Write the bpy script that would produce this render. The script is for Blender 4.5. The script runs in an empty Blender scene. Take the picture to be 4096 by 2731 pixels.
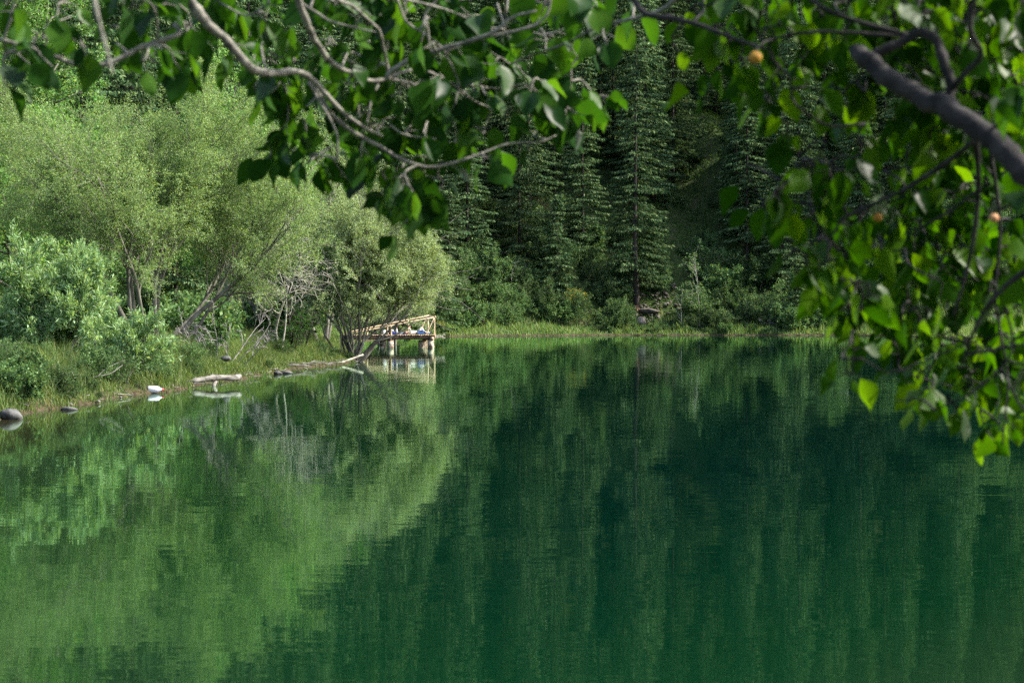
import bpy, math, random
import numpy as np
from mathutils import Vector, Matrix
R = math.radians
scene = bpy.context.scene
COL = scene.collection
rng = np.random.default_rng(7)

# ------------------------------------------------------------------ camera
F = 8247.0            # focal length in photo pixels (4096 wide)
EYE = 1.7
YH = 1280.0
cam_d = bpy.data.cameras.new("camera")
cam = bpy.data.objects.new("camera", cam_d); COL.objects.link(cam)
cam_d.sensor_width = 36.0
cam_d.lens = F/4096*36.0
cam_d.clip_end = 3000
cam_d.dof.use_dof = True
cam_d.dof.focus_distance = 110.0
cam_d.dof.aperture_fstop = 8.4
cam.location = (0, 0, EYE)
cam.rotation_euler = (R(90)-math.atan(85.5/F), 0, 0)
scene.camera = cam

# ------------------------------------------------------------------ light
AZ, EL = 90.0, 42.0
world = bpy.data.worlds.new("World"); scene.world = world
world.use_nodes = True
wn = world.node_tree; wn.nodes.clear()
sky = wn.nodes.new('ShaderNodeTexSky'); sky.sky_type = 'NISHITA'; sky.sun_disc = False
sky.sun_elevation = R(EL); sky.sun_rotation = R(AZ)
sky.air_density = 1.0; sky.dust_density = 2.5; sky.ozone_density = 0.6
bg = wn.nodes.new('ShaderNodeBackground'); bg.inputs['Strength'].default_value = 0.12
wo = wn.nodes.new('ShaderNodeOutputWorld')
wn.links.new(sky.outputs[0], bg.inputs[0]); wn.links.new(bg.outputs[0], wo.inputs[0])
sd = bpy.data.lights.new("sun", 'SUN'); sd.energy = 3.0; sd.angle = R(1.0); sd.color = (1.0, 0.94, 0.84)
sun = bpy.data.objects.new("sun", sd); COL.objects.link(sun)
sv = Vector((math.sin(R(AZ))*math.cos(R(EL)), math.cos(R(AZ))*math.cos(R(EL)), math.sin(R(EL))))
sun.rotation_euler = sv.to_track_quat('Z', 'Y').to_euler()
sun.location = (20, -10, 40)
scene.view_settings.view_transform = 'Standard'
scene.view_settings.look = 'None'
scene.view_settings.exposure = 1.85
scene.view_settings.gamma = 1.0
scene.render.engine = 'CYCLES'
cy = scene.cycles
cy.max_bounces = 6; cy.diffuse_bounces = 3; cy.glossy_bounces = 3; cy.transmission_bounces = 4; cy.transparent_max_bounces = 4
cy.caustics_reflective = False; cy.caustics_refractive = False
cy.sample_clamp_indirect = 3.0
cy.use_denoising = False

# ------------------------------------------------------------------ materials
def new_mat(name):
    m = bpy.data.materials.new(name); m.use_nodes = True
    m.node_tree.nodes.clear()
    return m, m.node_tree
def N(nt, t, **kw):
    n = nt.nodes.new(t)
    for k, v in kw.items(): setattr(n, k, v)
    return n
def ramp(nt, cols):
    r = N(nt, 'ShaderNodeValToRGB'); cr = r.color_ramp
    while len(cr.elements) < len(cols): cr.elements.new(0.5)
    for e, (p, c) in zip(cr.elements, cols): e.position = p; e.color = (*c, 1)
    return r
def leaf_mat(name, cols, trans=0.4, gloss=0.06, rough=0.35, clump=0.0, clump_scale=0.8, objvar=0.25, tcol=(1.25, 1.15, 0.5)):
    m, nt = new_mat(name); L = nt.links
    geo = N(nt, 'ShaderNodeNewGeometry')
    n = len(cols)
    rp = ramp(nt, [(i/(n-1), c) for i, c in enumerate(cols)])
    L.new(geo.outputs['Random Per Island'], rp.inputs[0])
    oi = N(nt, 'ShaderNodeObjectInfo')
    mr = N(nt, 'ShaderNodeMapRange'); mr.inputs[3].default_value = 1-objvar; mr.inputs[4].default_value = 1+objvar
    L.new(oi.outputs['Random'], mr.inputs[0])
    hs = N(nt, 'ShaderNodeHueSaturation')
    L.new(rp.outputs[0], hs.inputs['Color'])
    L.new(mr.outputs[0], hs.inputs['Value'])
    df = N(nt, 'ShaderNodeBsdfDiffuse'); tr = N(nt, 'ShaderNodeBsdfTranslucent'); gl = N(nt, 'ShaderNodeBsdfGlossy')
    gl.inputs['Roughness'].default_value = rough
    gl.inputs['Color'].default_value = (1, 1, 1, 1)
    L.new(hs.outputs[0], df.inputs[0])
    mt = N(nt, 'ShaderNodeMix', data_type='RGBA', blend_type='MULTIPLY'); mt.inputs[0].default_value = 1
    L.new(hs.outputs[0], mt.inputs[6]); mt.inputs[7].default_value = (*tcol, 1)
    L.new(mt.outputs[2], tr.inputs[0])
    m1 = N(nt, 'ShaderNodeMixShader'); m1.inputs[0].default_value = trans
    L.new(df.outputs[0], m1.inputs[1]); L.new(tr.outputs[0], m1.inputs[2])
    m2 = N(nt, 'ShaderNodeMixShader')
    fz = N(nt, 'ShaderNodeFresnel'); fz.inputs['IOR'].default_value = 1.38
    fm = N(nt, 'ShaderNodeMath', operation='MULTIPLY'); fm.inputs[1].default_value = (0.0 if gloss < 0.029 else gloss*0.8); L.new(fz.outputs[0], fm.inputs[0]); L.new(fm.outputs[0], m2.inputs[0])
    L.new(m1.outputs[0], m2.inputs[1]); L.new(gl.outputs[0], m2.inputs[2])
    o = N(nt, 'ShaderNodeOutputMaterial'); L.new(m2.outputs[0], o.inputs[0])
    return m
def solid_mat(name, c1, c2, scale=6.0, rough=0.8, bump=0.3, detail=6, stretch=(1, 1, 1), spec=0.3, bdist=0.02, pos=(0.35, 0.65)):
    m, nt = new_mat(name); L = nt.links
    tc = N(nt, 'ShaderNodeTexCoord'); mp = N(nt, 'ShaderNodeMapping'); mp.inputs['Scale'].default_value = stretch
    no = N(nt, 'ShaderNodeTexNoise'); no.inputs['Scale'].default_value = scale; no.inputs['Detail'].default_value = detail
    L.new(tc.outputs['Object'], mp.inputs[0]); L.new(mp.outputs[0], no.inputs['Vector'])
    rp = ramp(nt, [(pos[0], c1), (pos[1], c2)]); L.new(no.outputs[0], rp.inputs[0])
    b = N(nt, 'ShaderNodeBsdfPrincipled'); b.inputs['Roughness'].default_value = rough
    b.inputs['Specular IOR Level'].default_value = spec
    L.new(rp.outputs[0], b.inputs['Base Color'])
    bp = N(nt, 'ShaderNodeBump'); bp.inputs['Strength'].default_value = bump; bp.inputs['Distance'].default_value = bdist
    L.new(no.outputs[0], bp.inputs['Height']); L.new(bp.outputs[0], b.inputs['Normal'])
    o = N(nt, 'ShaderNodeOutputMaterial'); L.new(b.outputs[0], o.inputs[0])
    return m

M = {}
M['spruce'] = leaf_mat('spruce_needles', [(0.024, 0.055, 0.025), (0.044, 0.091, 0.040), (0.085, 0.146, 0.062), (0.193, 0.255, 0.116)], trans=0.25, gloss=0.012, rough=0.5, objvar=0.3, tcol=(1.1, 1.1, 0.7))
M['willow'] = leaf_mat('willow_leaves', [(0.121, 0.215, 0.066), (0.172, 0.285, 0.093), (0.232, 0.355, 0.131), (0.353, 0.470, 0.229)], trans=0.42, gloss=0.015, objvar=0.1)
M['olive'] = leaf_mat('olive_leaves', [(0.160, 0.242, 0.105), (0.220, 0.314, 0.138), (0.290, 0.385, 0.182), (0.420, 0.517, 0.308)], trans=0.4, gloss=0.015, objvar=0.05)
M['bush'] = leaf_mat('silvery_leaves', [(0.117, 0.224, 0.083), (0.180, 0.306, 0.121), (0.261, 0.408, 0.187), (0.396, 0.541, 0.330)], trans=0.4, gloss=0.02, objvar=0.05)
M['broad'] = leaf_mat('broad_leaves', [(0.066, 0.165, 0.039), (0.101, 0.225, 0.057), (0.150, 0.300, 0.083), (0.282, 0.430, 0.165)], trans=0.42, gloss=0.01, objvar=0.12)
M['shrub'] = leaf_mat('shrub_leaves', [(0.035, 0.080, 0.030), (0.058, 0.125, 0.045), (0.095, 0.175, 0.065), (0.19, 0.28, 0.12)], trans=0.35, gloss=0.015, objvar=0.35)
M['bush2'] = leaf_mat('pale_far_leaves', [(0.06, 0.12, 0.045), (0.10, 0.175, 0.065), (0.16, 0.25, 0.10), (0.28, 0.37, 0.18)], trans=0.35, gloss=0.01, objvar=0.1)
M['yellow'] = leaf_mat('yellowing_leaves', [(0.14, 0.17, 0.03), (0.24, 0.26, 0.05), (0.36, 0.34, 0.07), (0.42, 0.36, 0.08)], trans=0.4, gloss=0.01, objvar=0.05)
M['dark'] = leaf_mat('dark_leaves', [(0.022, 0.06, 0.016), (0.040, 0.095, 0.024), (0.060, 0.13, 0.035)], trans=0.35, gloss=0.01, objvar=0.1)
M['grass'] = leaf_mat('grass_blades', [(0.060, 0.118, 0.029), (0.089, 0.154, 0.044), (0.136, 0.196, 0.068), (0.255, 0.278, 0.137)], trans=0.35, gloss=0.01, objvar=0.0)
M['fargrass'] = leaf_mat('far_grass_blades', [(0.078, 0.167, 0.046), (0.125, 0.225, 0.063), (0.187, 0.274, 0.098), (0.281, 0.323, 0.161)], trans=0.35, gloss=0.01, objvar=0.0)
M['under'] = leaf_mat('undergrowth_leaves', [(0.030, 0.075, 0.018), (0.054, 0.119, 0.028), (0.084, 0.163, 0.039), (0.144, 0.225, 0.066)], trans=0.3, gloss=0.02, objvar=0.0)
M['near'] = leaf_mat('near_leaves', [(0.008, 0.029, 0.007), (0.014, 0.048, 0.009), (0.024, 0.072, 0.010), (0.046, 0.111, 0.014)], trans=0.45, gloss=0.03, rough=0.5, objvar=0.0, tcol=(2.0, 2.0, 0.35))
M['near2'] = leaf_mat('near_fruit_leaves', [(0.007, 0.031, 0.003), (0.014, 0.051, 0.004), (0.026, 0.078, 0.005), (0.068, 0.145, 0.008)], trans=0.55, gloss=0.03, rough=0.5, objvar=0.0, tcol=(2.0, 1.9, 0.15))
M['far_bark'] = solid_mat('spruce_bark', (0.016, 0.013, 0.012), (0.060, 0.048, 0.040), 3, 0.9, 0.4, stretch=(1, 1, 0.2))
M['willow_bark'] = solid_mat('willow_bark', (0.065, 0.060, 0.050), (0.22, 0.21, 0.17), 5, 0.9, 0.4, stretch=(1, 1, 0.2))
M['pale_bark'] = solid_mat('pale_bark', (0.18, 0.17, 0.14), (0.40, 0.38, 0.31), 8, 0.85, 0.3)
M['grey_twig'] = solid_mat('grey_twigs', (0.14, 0.13, 0.12), (0.30, 0.28, 0.26), 8, 0.9, 0.3)
M['near_bark'] = solid_mat('near_bark', (0.022, 0.020, 0.018), (0.21, 0.20, 0.165), 42, 0.75, 1.0, bdist=0.004, spec=0.35, pos=(0.25, 0.6))
M['dark_bark'] = solid_mat('dark_bark', (0.003, 0.0028, 0.0028), (0.030, 0.026, 0.026), 26, 0.9, 1.0, bdist=0.010, spec=0.35)
M['rock'] = solid_mat('rock', (0.025, 0.026, 0.025), (0.13, 0.13, 0.125), 7, 0.9, 0.8, bdist=0.03)
M['scree'] = solid_mat('pale_scree', (0.045, 0.038, 0.028), (0.14, 0.125, 0.10), 2.4, 0.95, 0.8, detail=10)
M['drift'] = solid_mat('driftwood', (0.05, 0.045, 0.038), (0.25, 0.24, 0.21), 9, 0.85, 0.5, stretch=(0.2, 1, 1))
M['rail'] = solid_mat('peeled_pine', (0.40, 0.29, 0.165), (0.66, 0.52, 0.34), 9, 0.6, 0.2, stretch=(1, 1, 1))
M['plank'] = solid_mat('brown_plank', (0.20, 0.135, 0.090), (0.48, 0.36, 0.26), 5, 0.75, 0.4)
M['beam'] = solid_mat('dark_beam', (0.035, 0.022, 0.015), (0.10, 0.065, 0.04), 4, 0.8, 0.4)  # beam wood in dark browns
M['pile'] = solid_mat('pile_log', (0.10, 0.065, 0.040), (0.52, 0.43, 0.32), 5, 0.8, 0.5, pos=(0.38, 0.55))
def plain(name, c, rough=0.8, v=0.85, scale=14):
    return solid_mat(name, tuple(x*v for x in c), c, scale, rough, 0.25)

# ------------------------------------------------------------------ mesh helpers
class Geo:
    def __init__(s): s.v = []; s.f = []; s.n = 0
    def add(s, v, *fs):
        v = np.asarray(v, np.float32).reshape(-1, 3)
        for f in fs:
            f = np.asarray(f, np.int32)
            if len(f): s.f.append(f+s.n)
        s.v.append(v); s.n += len(v)
    def build(s, name, mat, parent=None, smooth=False):
        me = bpy.data.meshes.new(name)
        v = np.concatenate(s.v) if s.v else np.zeros((0, 3), np.float32)
        tot = [f.shape[1] for f in s.f for _ in (0,)]
        loops = np.concatenate([f.ravel() for f in s.f])
        sizes = np.concatenate([np.full(len(f), f.shape[1], np.int32) for f in s.f])
        starts = np.concatenate([[0], np.cumsum(sizes)[:-1]]).astype(np.int32)
        me.vertices.add(len(v)); me.vertices.foreach_set('co', v.ravel())
        me.loops.add(len(loops)); me.loops.foreach_set('vertex_index', loops.astype(np.int32))
        me.polygons.add(len(sizes)); me.polygons.foreach_set('loop_start', starts)
        me.polygons.foreach_set('loop_total', sizes)
        if smooth: me.polygons.foreach_set('use_smooth', np.ones(len(sizes), bool))
        me.update(calc_edges=True); me.validate()
        me.materials.append(mat)
        o = bpy.data.objects.new(name, me); COL.objects.link(o)
        if parent: o.parent = parent
        return o
def nrm(a):
    a = np.asarray(a, float)
    return a/np.maximum(np.linalg.norm(a, axis=-1, keepdims=True), 1e-9)
def tube(g, pts, rad, n=6, cap=True):
    pts = np.asarray(pts, float); m = len(pts)
    rad = np.broadcast_to(np.asarray(rad, float), (m,))
    t = np.empty_like(pts); t[1:-1] = pts[2:]-pts[:-2]; t[0] = pts[1]-pts[0]; t[-1] = pts[-1]-pts[-2]
    t = nrm(t)
    up = np.array([0.13, 0.07, 1.0]) if abs(t[:, 2]).max() < 0.9 else np.array([1.0, 0.11, 0.05])
    a = nrm(np.cross(t, up)); b = np.cross(t, a)
    an = np.arange(n)*2*math.pi/n
    ring = pts[:, None]+rad[:, None, None]*(np.cos(an)[None, :, None]*a[:, None]+np.sin(an)[None, :, None]*b[:, None])
    i = np.arange(m-1)[:, None]*n; j = np.arange(n)[None]; k = (j+1) % n
    q = np.stack([i+j, i+k, i+n+k, i+n+j], -1).reshape(-1, 4)
    fs = [q]
    if cap: fs += [np.array([list(range(n))[::-1]]), np.array([[(m-1)*n+x for x in range(n)]])]
    g.add(ring.reshape(-1, 3), *fs)
def leaves(g, P, D, L, W, r, curl=0.0, nbias=None):
    P = np.asarray(P, float); D = nrm(D); n = len(P)
    L = np.broadcast_to(L, (n,)); W = np.broadcast_to(W, (n,))
    rnd = r.normal(size=(n, 3))
    if nbias is not None: rnd = rnd+nbias
    S = nrm(np.cross(D, rnd)); U = np.cross(S, D)
    w = (W/2)[:, None]; l = L[:, None]
    v = np.stack([P, P+D*l*0.45+S*w+U*l*curl, P+D*l, P+D*l*0.45-S*w+U*l*curl], 1).reshape(-1, 3)
    q = np.arange(n)[:, None]*4+np.arange(4)[None]
    g.add(v, q)
def box(g, c, s, ax=None):
    ax = np.eye(3) if ax is None else np.asarray(ax)
    s = np.asarray(s)/2
    k = np.array([[x, y, z] for x in (-1, 1) for y in (-1, 1) for z in (-1, 1)], float)*s
    g.add(np.asarray(c)+k@ax, [[0, 1, 3, 2], [4, 6, 7, 5], [0, 4, 5, 1], [2, 3, 7, 6], [0, 2, 6, 4], [1, 5, 7, 3]])
def tag(o, label=None, cat=None, group=None, kind=None):
    if label: o['label'] = label
    if cat: o['category'] = cat
    if group: o['group'] = group
    if kind: o['kind'] = kind
    return o
def empty(name, loc=(0, 0, 0), rz=0, sc=1.0):
    o = bpy.data.objects.new(name, None); COL.objects.link(o)
    o.location = loc; o.rotation_euler = (0, 0, rz); o.scale = (sc, sc, sc); o.empty_display_size = 0.2
    return o
def copy_tree(o, parent=None):
    c = o.copy(); COL.objects.link(c)
    if parent: c.parent = parent
    for ch in KIDS.get(o.name, []): copy_tree(ch, c)
    return c
KIDS = {}
def at(px, py, D):
    return np.array([(px-2048)/F*D, D, EYE-(py-YH)/F*D])
def catmull(P, k=6):
    P = np.asarray(P, float); Q = np.vstack([2*P[0]-P[1], P, 2*P[-1]-P[-2]]); out = []
    for i in range(1, len(Q)-2):
        t = np.linspace(0, 1, k, endpoint=False)[:, None]
        a, b, c, d = Q[i-1], Q[i], Q[i+1], Q[i+2]
        out.append(0.5*((2*b)+(-a+c)*t+(2*a-5*b+4*c-d)*t**2+(-a+3*b-3*c+d)*t**3))
    out.append(P[-1][None])
    return np.vstack(out)

# ------------------------------------------------------------------ terrain
def wl(px, py):      # point of the waterline seen at that photo pixel
    D = F*EYE/(py-YH); return ((px-2048)/F*D, D)
lake = [(-2.9, 3.4), (-4.6, 6.5), (-6.8, 12), (-7.6, 20), wl(-500, 1860), wl(-160, 1735), wl(36, 1672), wl(160, 1640), wl(268, 1632), wl(430, 1602), wl(553, 1578),
        wl(700, 1566), wl(790, 1540), wl(985, 1518), wl(1040, 1498), wl(1119, 1492), wl(1190, 1473), wl(1330, 1462), wl(1400, 1452), wl(1440, 1449),
        wl(1410, 1430), wl(1330, 1412), (-11.3, 118), (-10.9, 124), (-11.0, 134), (-12.0, 150), wl(1500, 1361), (-10.5, 192), wl(1730, 1347.5), wl(1850, 1345.5), wl(2100, 1344),
        wl(2500, 1342), wl(3000, 1342), wl(3400, 1342.5), wl(3700, 1347), wl(3900, 1356), wl(4050, 1372), (30, 118), (27, 90), (24, 60), (16, 30), (8, 12), (4.0, 5.0), (2.9, 3.4), (0, 3.0)]
lake = np.array(lake)
_lc = np.vstack([lake, lake[:1]])
def lake_dist(X, Y):
    X = np.asarray(X, float); Y = np.asarray(Y, float)
    sh = X.shape; X = X.ravel(); Y = Y.ravel()
    d = np.full(X.shape, 1e9); inside = np.zeros(X.shape, bool)
    for (x0, y0), (x1, y1) in zip(_lc[:-1], _lc[1:]):
        ex, ey = x1-x0, y1-y0
        t = np.clip(((X-x0)*ex+(Y-y0)*ey)/(ex*ex+ey*ey), 0, 1)
        d = np.minimum(d, np.hypot(X-x0-t*ex, Y-y0-t*ey))
        c = ((y0 > Y) != (y1 > Y))
        with np.errstate(divide='ignore', invalid='ignore'):
            xi = (x1-x0)*(Y-y0)/(y1-y0+1e-12)+x0
        inside ^= c & (X < xi)
    return np.where(inside, -d, d).reshape(sh)
def sst(a, b, x):
    t = np.clip((x-a)/(b-a), 0, 1); return t*t*(3-2*t)
def height(X, Y):
    X = np.asarray(X, float); Y = np.asarray(Y, float)
    wob = 0.25*np.sin(X*1.9+Y*0.7)*np.sin(Y*1.3-X*0.5)+0.15*np.sin(X*4.1+1.0)*np.sin(Y*3.7)
    d = lake_dist(X, Y)+wob*np.clip((Y-10)/20, 0, 1)*0.7
    dp = np.maximum(d, 0)
    h = 0.20*(1-np.exp(-dp/0.25))+0.40*(1-np.exp(-dp/4.0))+0.015*np.minimum(dp, 30)
    far = sst(150, 215, Y)*sst(-60, -10, X+0*Y)
    far = np.maximum(far, sst(205, 225, Y))
    left = sst(-9, -14, X)*sst(20, 60, Y)
    lump = 1+0.10*np.sin(X*0.16+0.8)+0.07*np.sin(X*0.41+Y*0.13)
    hf = 0.72*np.maximum(dp-4.5, 0)*lump
    hf = 150*(1-np.exp(-hf/150))
    hl = 0.42*np.maximum(dp-9.0, 0); hl = 70*(1-np.exp(-hl/70))
    h = h+far*hf+(1-far)*left*hl
    h = h+(0.10*np.sin(X*0.9+2)*np.sin(Y*0.8)+0.15*np.sin(X*0.31)*np.sin(Y*0.27+X*.1)*far)*np.clip(dp/5, 0, 1)
    hd = -0.10-0.28*np.maximum(-d, 0); hd = np.maximum(hd, -9)-0.12*(1-np.exp(-np.maximum(-d, 0)/0.3))
    return np.where(d > 0, h, hd)
def hz(x, y): return float(height(np.array([x]), np.array([y]))[0])
def spaced(a, b, dens):
    xs = [a]
    while xs[-1] < b: xs.append(xs[-1]+dens(xs[-1]))
    return np.array(xs)
gx = spaced(-420, 420, lambda x: 0.33 if -22 < x < -3 else (0.9 if -35 < x < 62 else 7.0))
gy = spaced(-160, 620, lambda y: 0.55 if 35 < y < 140 else (0.8 if 0 < y < 260 else (3.0 if y < 330 and y > 0 else 9.0)))
GX, GY = np.meshgrid(gx, gy)
GZ = height(GX, GY)
g = Geo(); nx, ny = len(gx), len(gy)
ii, jj = np.meshgrid(np.arange(ny-1), np.arange(nx-1), indexing='ij')
a = (ii*nx+jj).ravel()
g.add(np.stack([GX, GY, GZ], -1).reshape(-1, 3), np.stack([a, a+1, a+nx+1, a+nx], -1))
m, nt = new_mat('forest_floor'); L = nt.links
tc = N(nt, 'ShaderNodeTexCoord')
n1 = N(nt, 'ShaderNodeTexNoise'); n1.inputs['Scale'].default_value = 0.45; n1.inputs['Detail'].default_value = 10; n1.inputs['Roughness'].default_value = 0.7
n2 = N(nt, 'ShaderNodeTexNoise'); n2.inputs['Scale'].default_value = 5.0; n2.inputs['Detail'].default_value = 8
L.new(tc.outputs['Object'], n1.inputs['Vector']); L.new(tc.outputs['Object'], n2.inputs['Vector'])
r1 = ramp(nt, [(0.36, (0.018, 0.032, 0.013)), (0.50, (0.045, 0.070, 0.022)), (0.66, (0.075, 0.070, 0.040))])
L.new(n1.outputs[0], r1.inputs[0])
sx = N(nt, 'ShaderNodeSeparateXYZ'); L.new(tc.outputs['Object'], sx.inputs[0])
mrz = N(nt, 'ShaderNodeMapRange'); mrz.inputs[1].default_value = 0.05; mrz.inputs[2].default_value = 0.30
L.new(sx.outputs[2], mrz.inputs[0])
mx = N(nt, 'ShaderNodeMix', data_type='RGBA'); L.new(mrz.outputs[0], mx.inputs[0])
r2 = ramp(nt, [(0.35, (0.020, 0.015, 0.009)), (0.65, (0.085, 0.066, 0.040))]); L.new(n2.outputs[0], r2.inputs[0])
L.new(r2.outputs[0], mx.inputs[6]); L.new(r1.outputs[0], mx.inputs[7])
b = N(nt, 'ShaderNodeBsdfPrincipled'); b.inputs['Roughness'].default_value = 0.95; b.inputs['Specular IOR Level'].default_value = 0.1
L.new(mx.outputs[2], b.inputs['Base Color'])
bp = N(nt, 'ShaderNodeBump'); bp.inputs['Strength'].default_value = 0.9; bp.inputs['Distance'].default_value = 0.12
L.new(n2.outputs[0], bp.inputs['Height']); L.new(bp.outputs[0], b.inputs['Normal'])
o = N(nt, 'ShaderNodeOutputMaterial'); L.new(b.outputs[0], o.inputs[0])
tag(g.build('ground', m, smooth=True), kind='structure')

# ------------------------------------------------------------------ water
m, nt = new_mat('lake_water'); L = nt.links
tc = N(nt, 'ShaderNodeTexCoord')
def slope(scale, st, seed):
    mp = N(nt, 'ShaderNodeMapping'); mp.inputs['Scale'].default_value = st; mp.inputs['Location'].default_value = (seed, seed*1.7, 0)
    no = N(nt, 'ShaderNodeTexNoise'); no.inputs['Scale'].default_value = scale; no.inputs['Detail'].default_value = 2
    L.new(tc.outputs['Object'], mp.inputs[0]); L.new(mp.outputs[0], no.inputs['Vector'])
    sb = N(nt, 'ShaderNodeVectorMath', operation='SUBTRACT'); sb.inputs[1].default_value = (0.5, 0.5, 0.5)
    L.new(no.outputs['Color'], sb.inputs[0]); return sb
def vmul(n, v):
    q = N(nt, 'ShaderNodeVectorMath', operation='MULTIPLY'); q.inputs[1].default_value = v; L.new(n.outputs[0], q.inputs[0]); return q
def vadd(a_, b_):
    q = N(nt, 'ShaderNodeVectorMath', operation='ADD'); L.new(a_.outputs[0], q.inputs[0]); L.new(b_.outputs[0], q.inputs[1]); return q
s1 = vmul(slope(5.0, (0.55, 1.6, 1), 3), (0.006, 0.016, 0))
s2 = vmul(slope(0.9, (0.5, 1.2, 1), 9), (0.003, 0.008, 0))
s3 = vmul(slope(16.0, (0.6, 1.3, 1), 5), (0.004, 0.008, 0))
sm = vadd(vadd(s1, s2), s3)
# patches of calmer and of rippled water
pn = N(nt, 'ShaderNodeTexNoise'); pn.inputs['Scale'].default_value = 0.12; pn.inputs['Detail'].default_value = 3
mp = N(nt, 'ShaderNodeMapping'); mp.inputs['Scale'].default_value = (0.5, 1.5, 1)
L.new(tc.outputs['Object'], mp.inputs[0]); L.new(mp.outputs[0], pn.inputs['Vector'])
pr = N(nt, 'ShaderNodeMapRange'); pr.inputs[1].default_value = 0.35; pr.inputs[2].default_value = 0.65; pr.inputs[3].default_value = 0.45; pr.inputs[4].default_value = 1.2
L.new(pn.outputs[0], pr.inputs[0])
sc = N(nt, 'ShaderNodeVectorMath', operation='SCALE'); L.new(sm.outputs[0], sc.inputs[0]); L.new(pr.outputs[0], sc.inputs[3])
ad = N(nt, 'ShaderNodeVectorMath', operation='ADD'); ad.inputs[1].default_value = (0, 0, 1); L.new(sc.outputs[0], ad.inputs[0])
nm = N(nt, 'ShaderNodeVectorMath', operation='NORMALIZE'); L.new(ad.outputs[0], nm.inputs[0])
at_ = N(nt, 'ShaderNodeAttribute'); at_.attribute_name = 'shore'
wr = ramp(nt, [(0.0, (0.040, 0.033, 0.014)), (0.2, (0.013, 0.026, 0.010)), (0.55, (0.0008, 0.017, 0.006)), (1.0, (0.0001, 0.0105, 0.0072))])
L.new(at_.outputs['Fac'], wr.inputs[0])
wd = N(nt, 'ShaderNodeBsdfDiffuse'); L.new(wr.outputs[0], wd.inputs[0])
wg = N(nt, 'ShaderNodeBsdfGlossy'); wg.inputs['Roughness'].default_value = 0.02; L.new(nm.outputs[0], wg.inputs['Normal'])
wg.inputs['Color'].default_value = (0.76, 0.98, 0.86, 1)
fr = N(nt, 'ShaderNodeFresnel'); fr.inputs['IOR'].default_value = 1.36; L.new(nm.outputs[0], fr.inputs['Normal'])
ms = N(nt, 'ShaderNodeMixShader'); L.new(fr.outputs[0], ms.inputs[0]); L.new(wd.outputs[0], ms.inputs[1]); L.new(wg.outputs[0], ms.inputs[2])
o = N(nt, 'ShaderNodeOutputMaterial'); L.new(ms.outputs[0], o.inputs[0])
wx = spaced(-20, 75, lambda x: 0.7); wy = spaced(2, 245, lambda y: 0.9)
WX, WY = np.meshgrid(wx, wy); g = Geo(); nx, ny = len(wx), len(wy)
ii, jj = np.meshgrid(np.arange(ny-1), np.arange(nx-1), indexing='ij'); a = (ii*nx+jj).ravel()
g.add(np.stack([WX, WY, WX*0], -1).reshape(-1, 3), np.stack([a, a+1, a+nx+1, a+nx], -1))
wobj = tag(g.build('water', m), kind='structure')
sd_ = np.clip(-lake_dist(WX, WY)/9.0, 0, 1).ravel().astype(np.float32)
wa = wobj.data.attributes.new('shore', 'FLOAT', 'POINT'); wa.data.foreach_set('value', sd_)

# ------------------------------------------------------------------ plants: generators
def grow(r, start, d, length, r0, level, P, out, anchors):
    seg = P['seg'][min(level, len(P['seg'])-1)]
    k = max(3, int(length/seg)); pts = [np.array(start, float)]; d = nrm(d); dirs = [d]
    trop = P['trop'][min(level, len(P['trop'])-1)]; wob = P['wob'][min(level, len(P['wob'])-1)]
    for i in range(k):
        d = nrm(d+r.normal(size=3)*wob+np.array([0, 0, trop])*(i/k+0.3)); pts.append(pts[-1]+d*length/k); dirs.append(d)
    pts = np.array(pts); dirs = np.array(dirs)
    tt = np.linspace(0, 1, k+1)
    rad = r0*(1-0.75*tt)
    out.append((pts, rad, level))
    if level >= P['leaf_level']:
        anchors.append((pts, dirs))
    if level < P['levels']:
        nc = P['kids'][level]; nc = max(1, int(nc*(0.75+0.5*r.random())*min(1.3, max(0.5, length/P['ref'][level]))))
        for c in range(nc):
            t = P['t0'][level]+(1-P['t0'][level])*((c+r.random())/nc)
            i = min(int(t*k), k-1); p = pts[i]+(pts[i+1]-pts[i])*(t*k-i)
            dd = dirs[i]; side = nrm(np.cross(dd, r.normal(size=3)))
            ang = P['ang'][level]*(0.7+0.6*r.random())
            nd = dd*math.cos(ang)+side*math.sin(ang)
            grow(r, p, nd, length*P['ratio'][level]*(0.6+0.7*r.random())*(1.15-0.55*t), max(rad[i]*0.6, P['rmin']), level+1, P, out, anchors)
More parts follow.
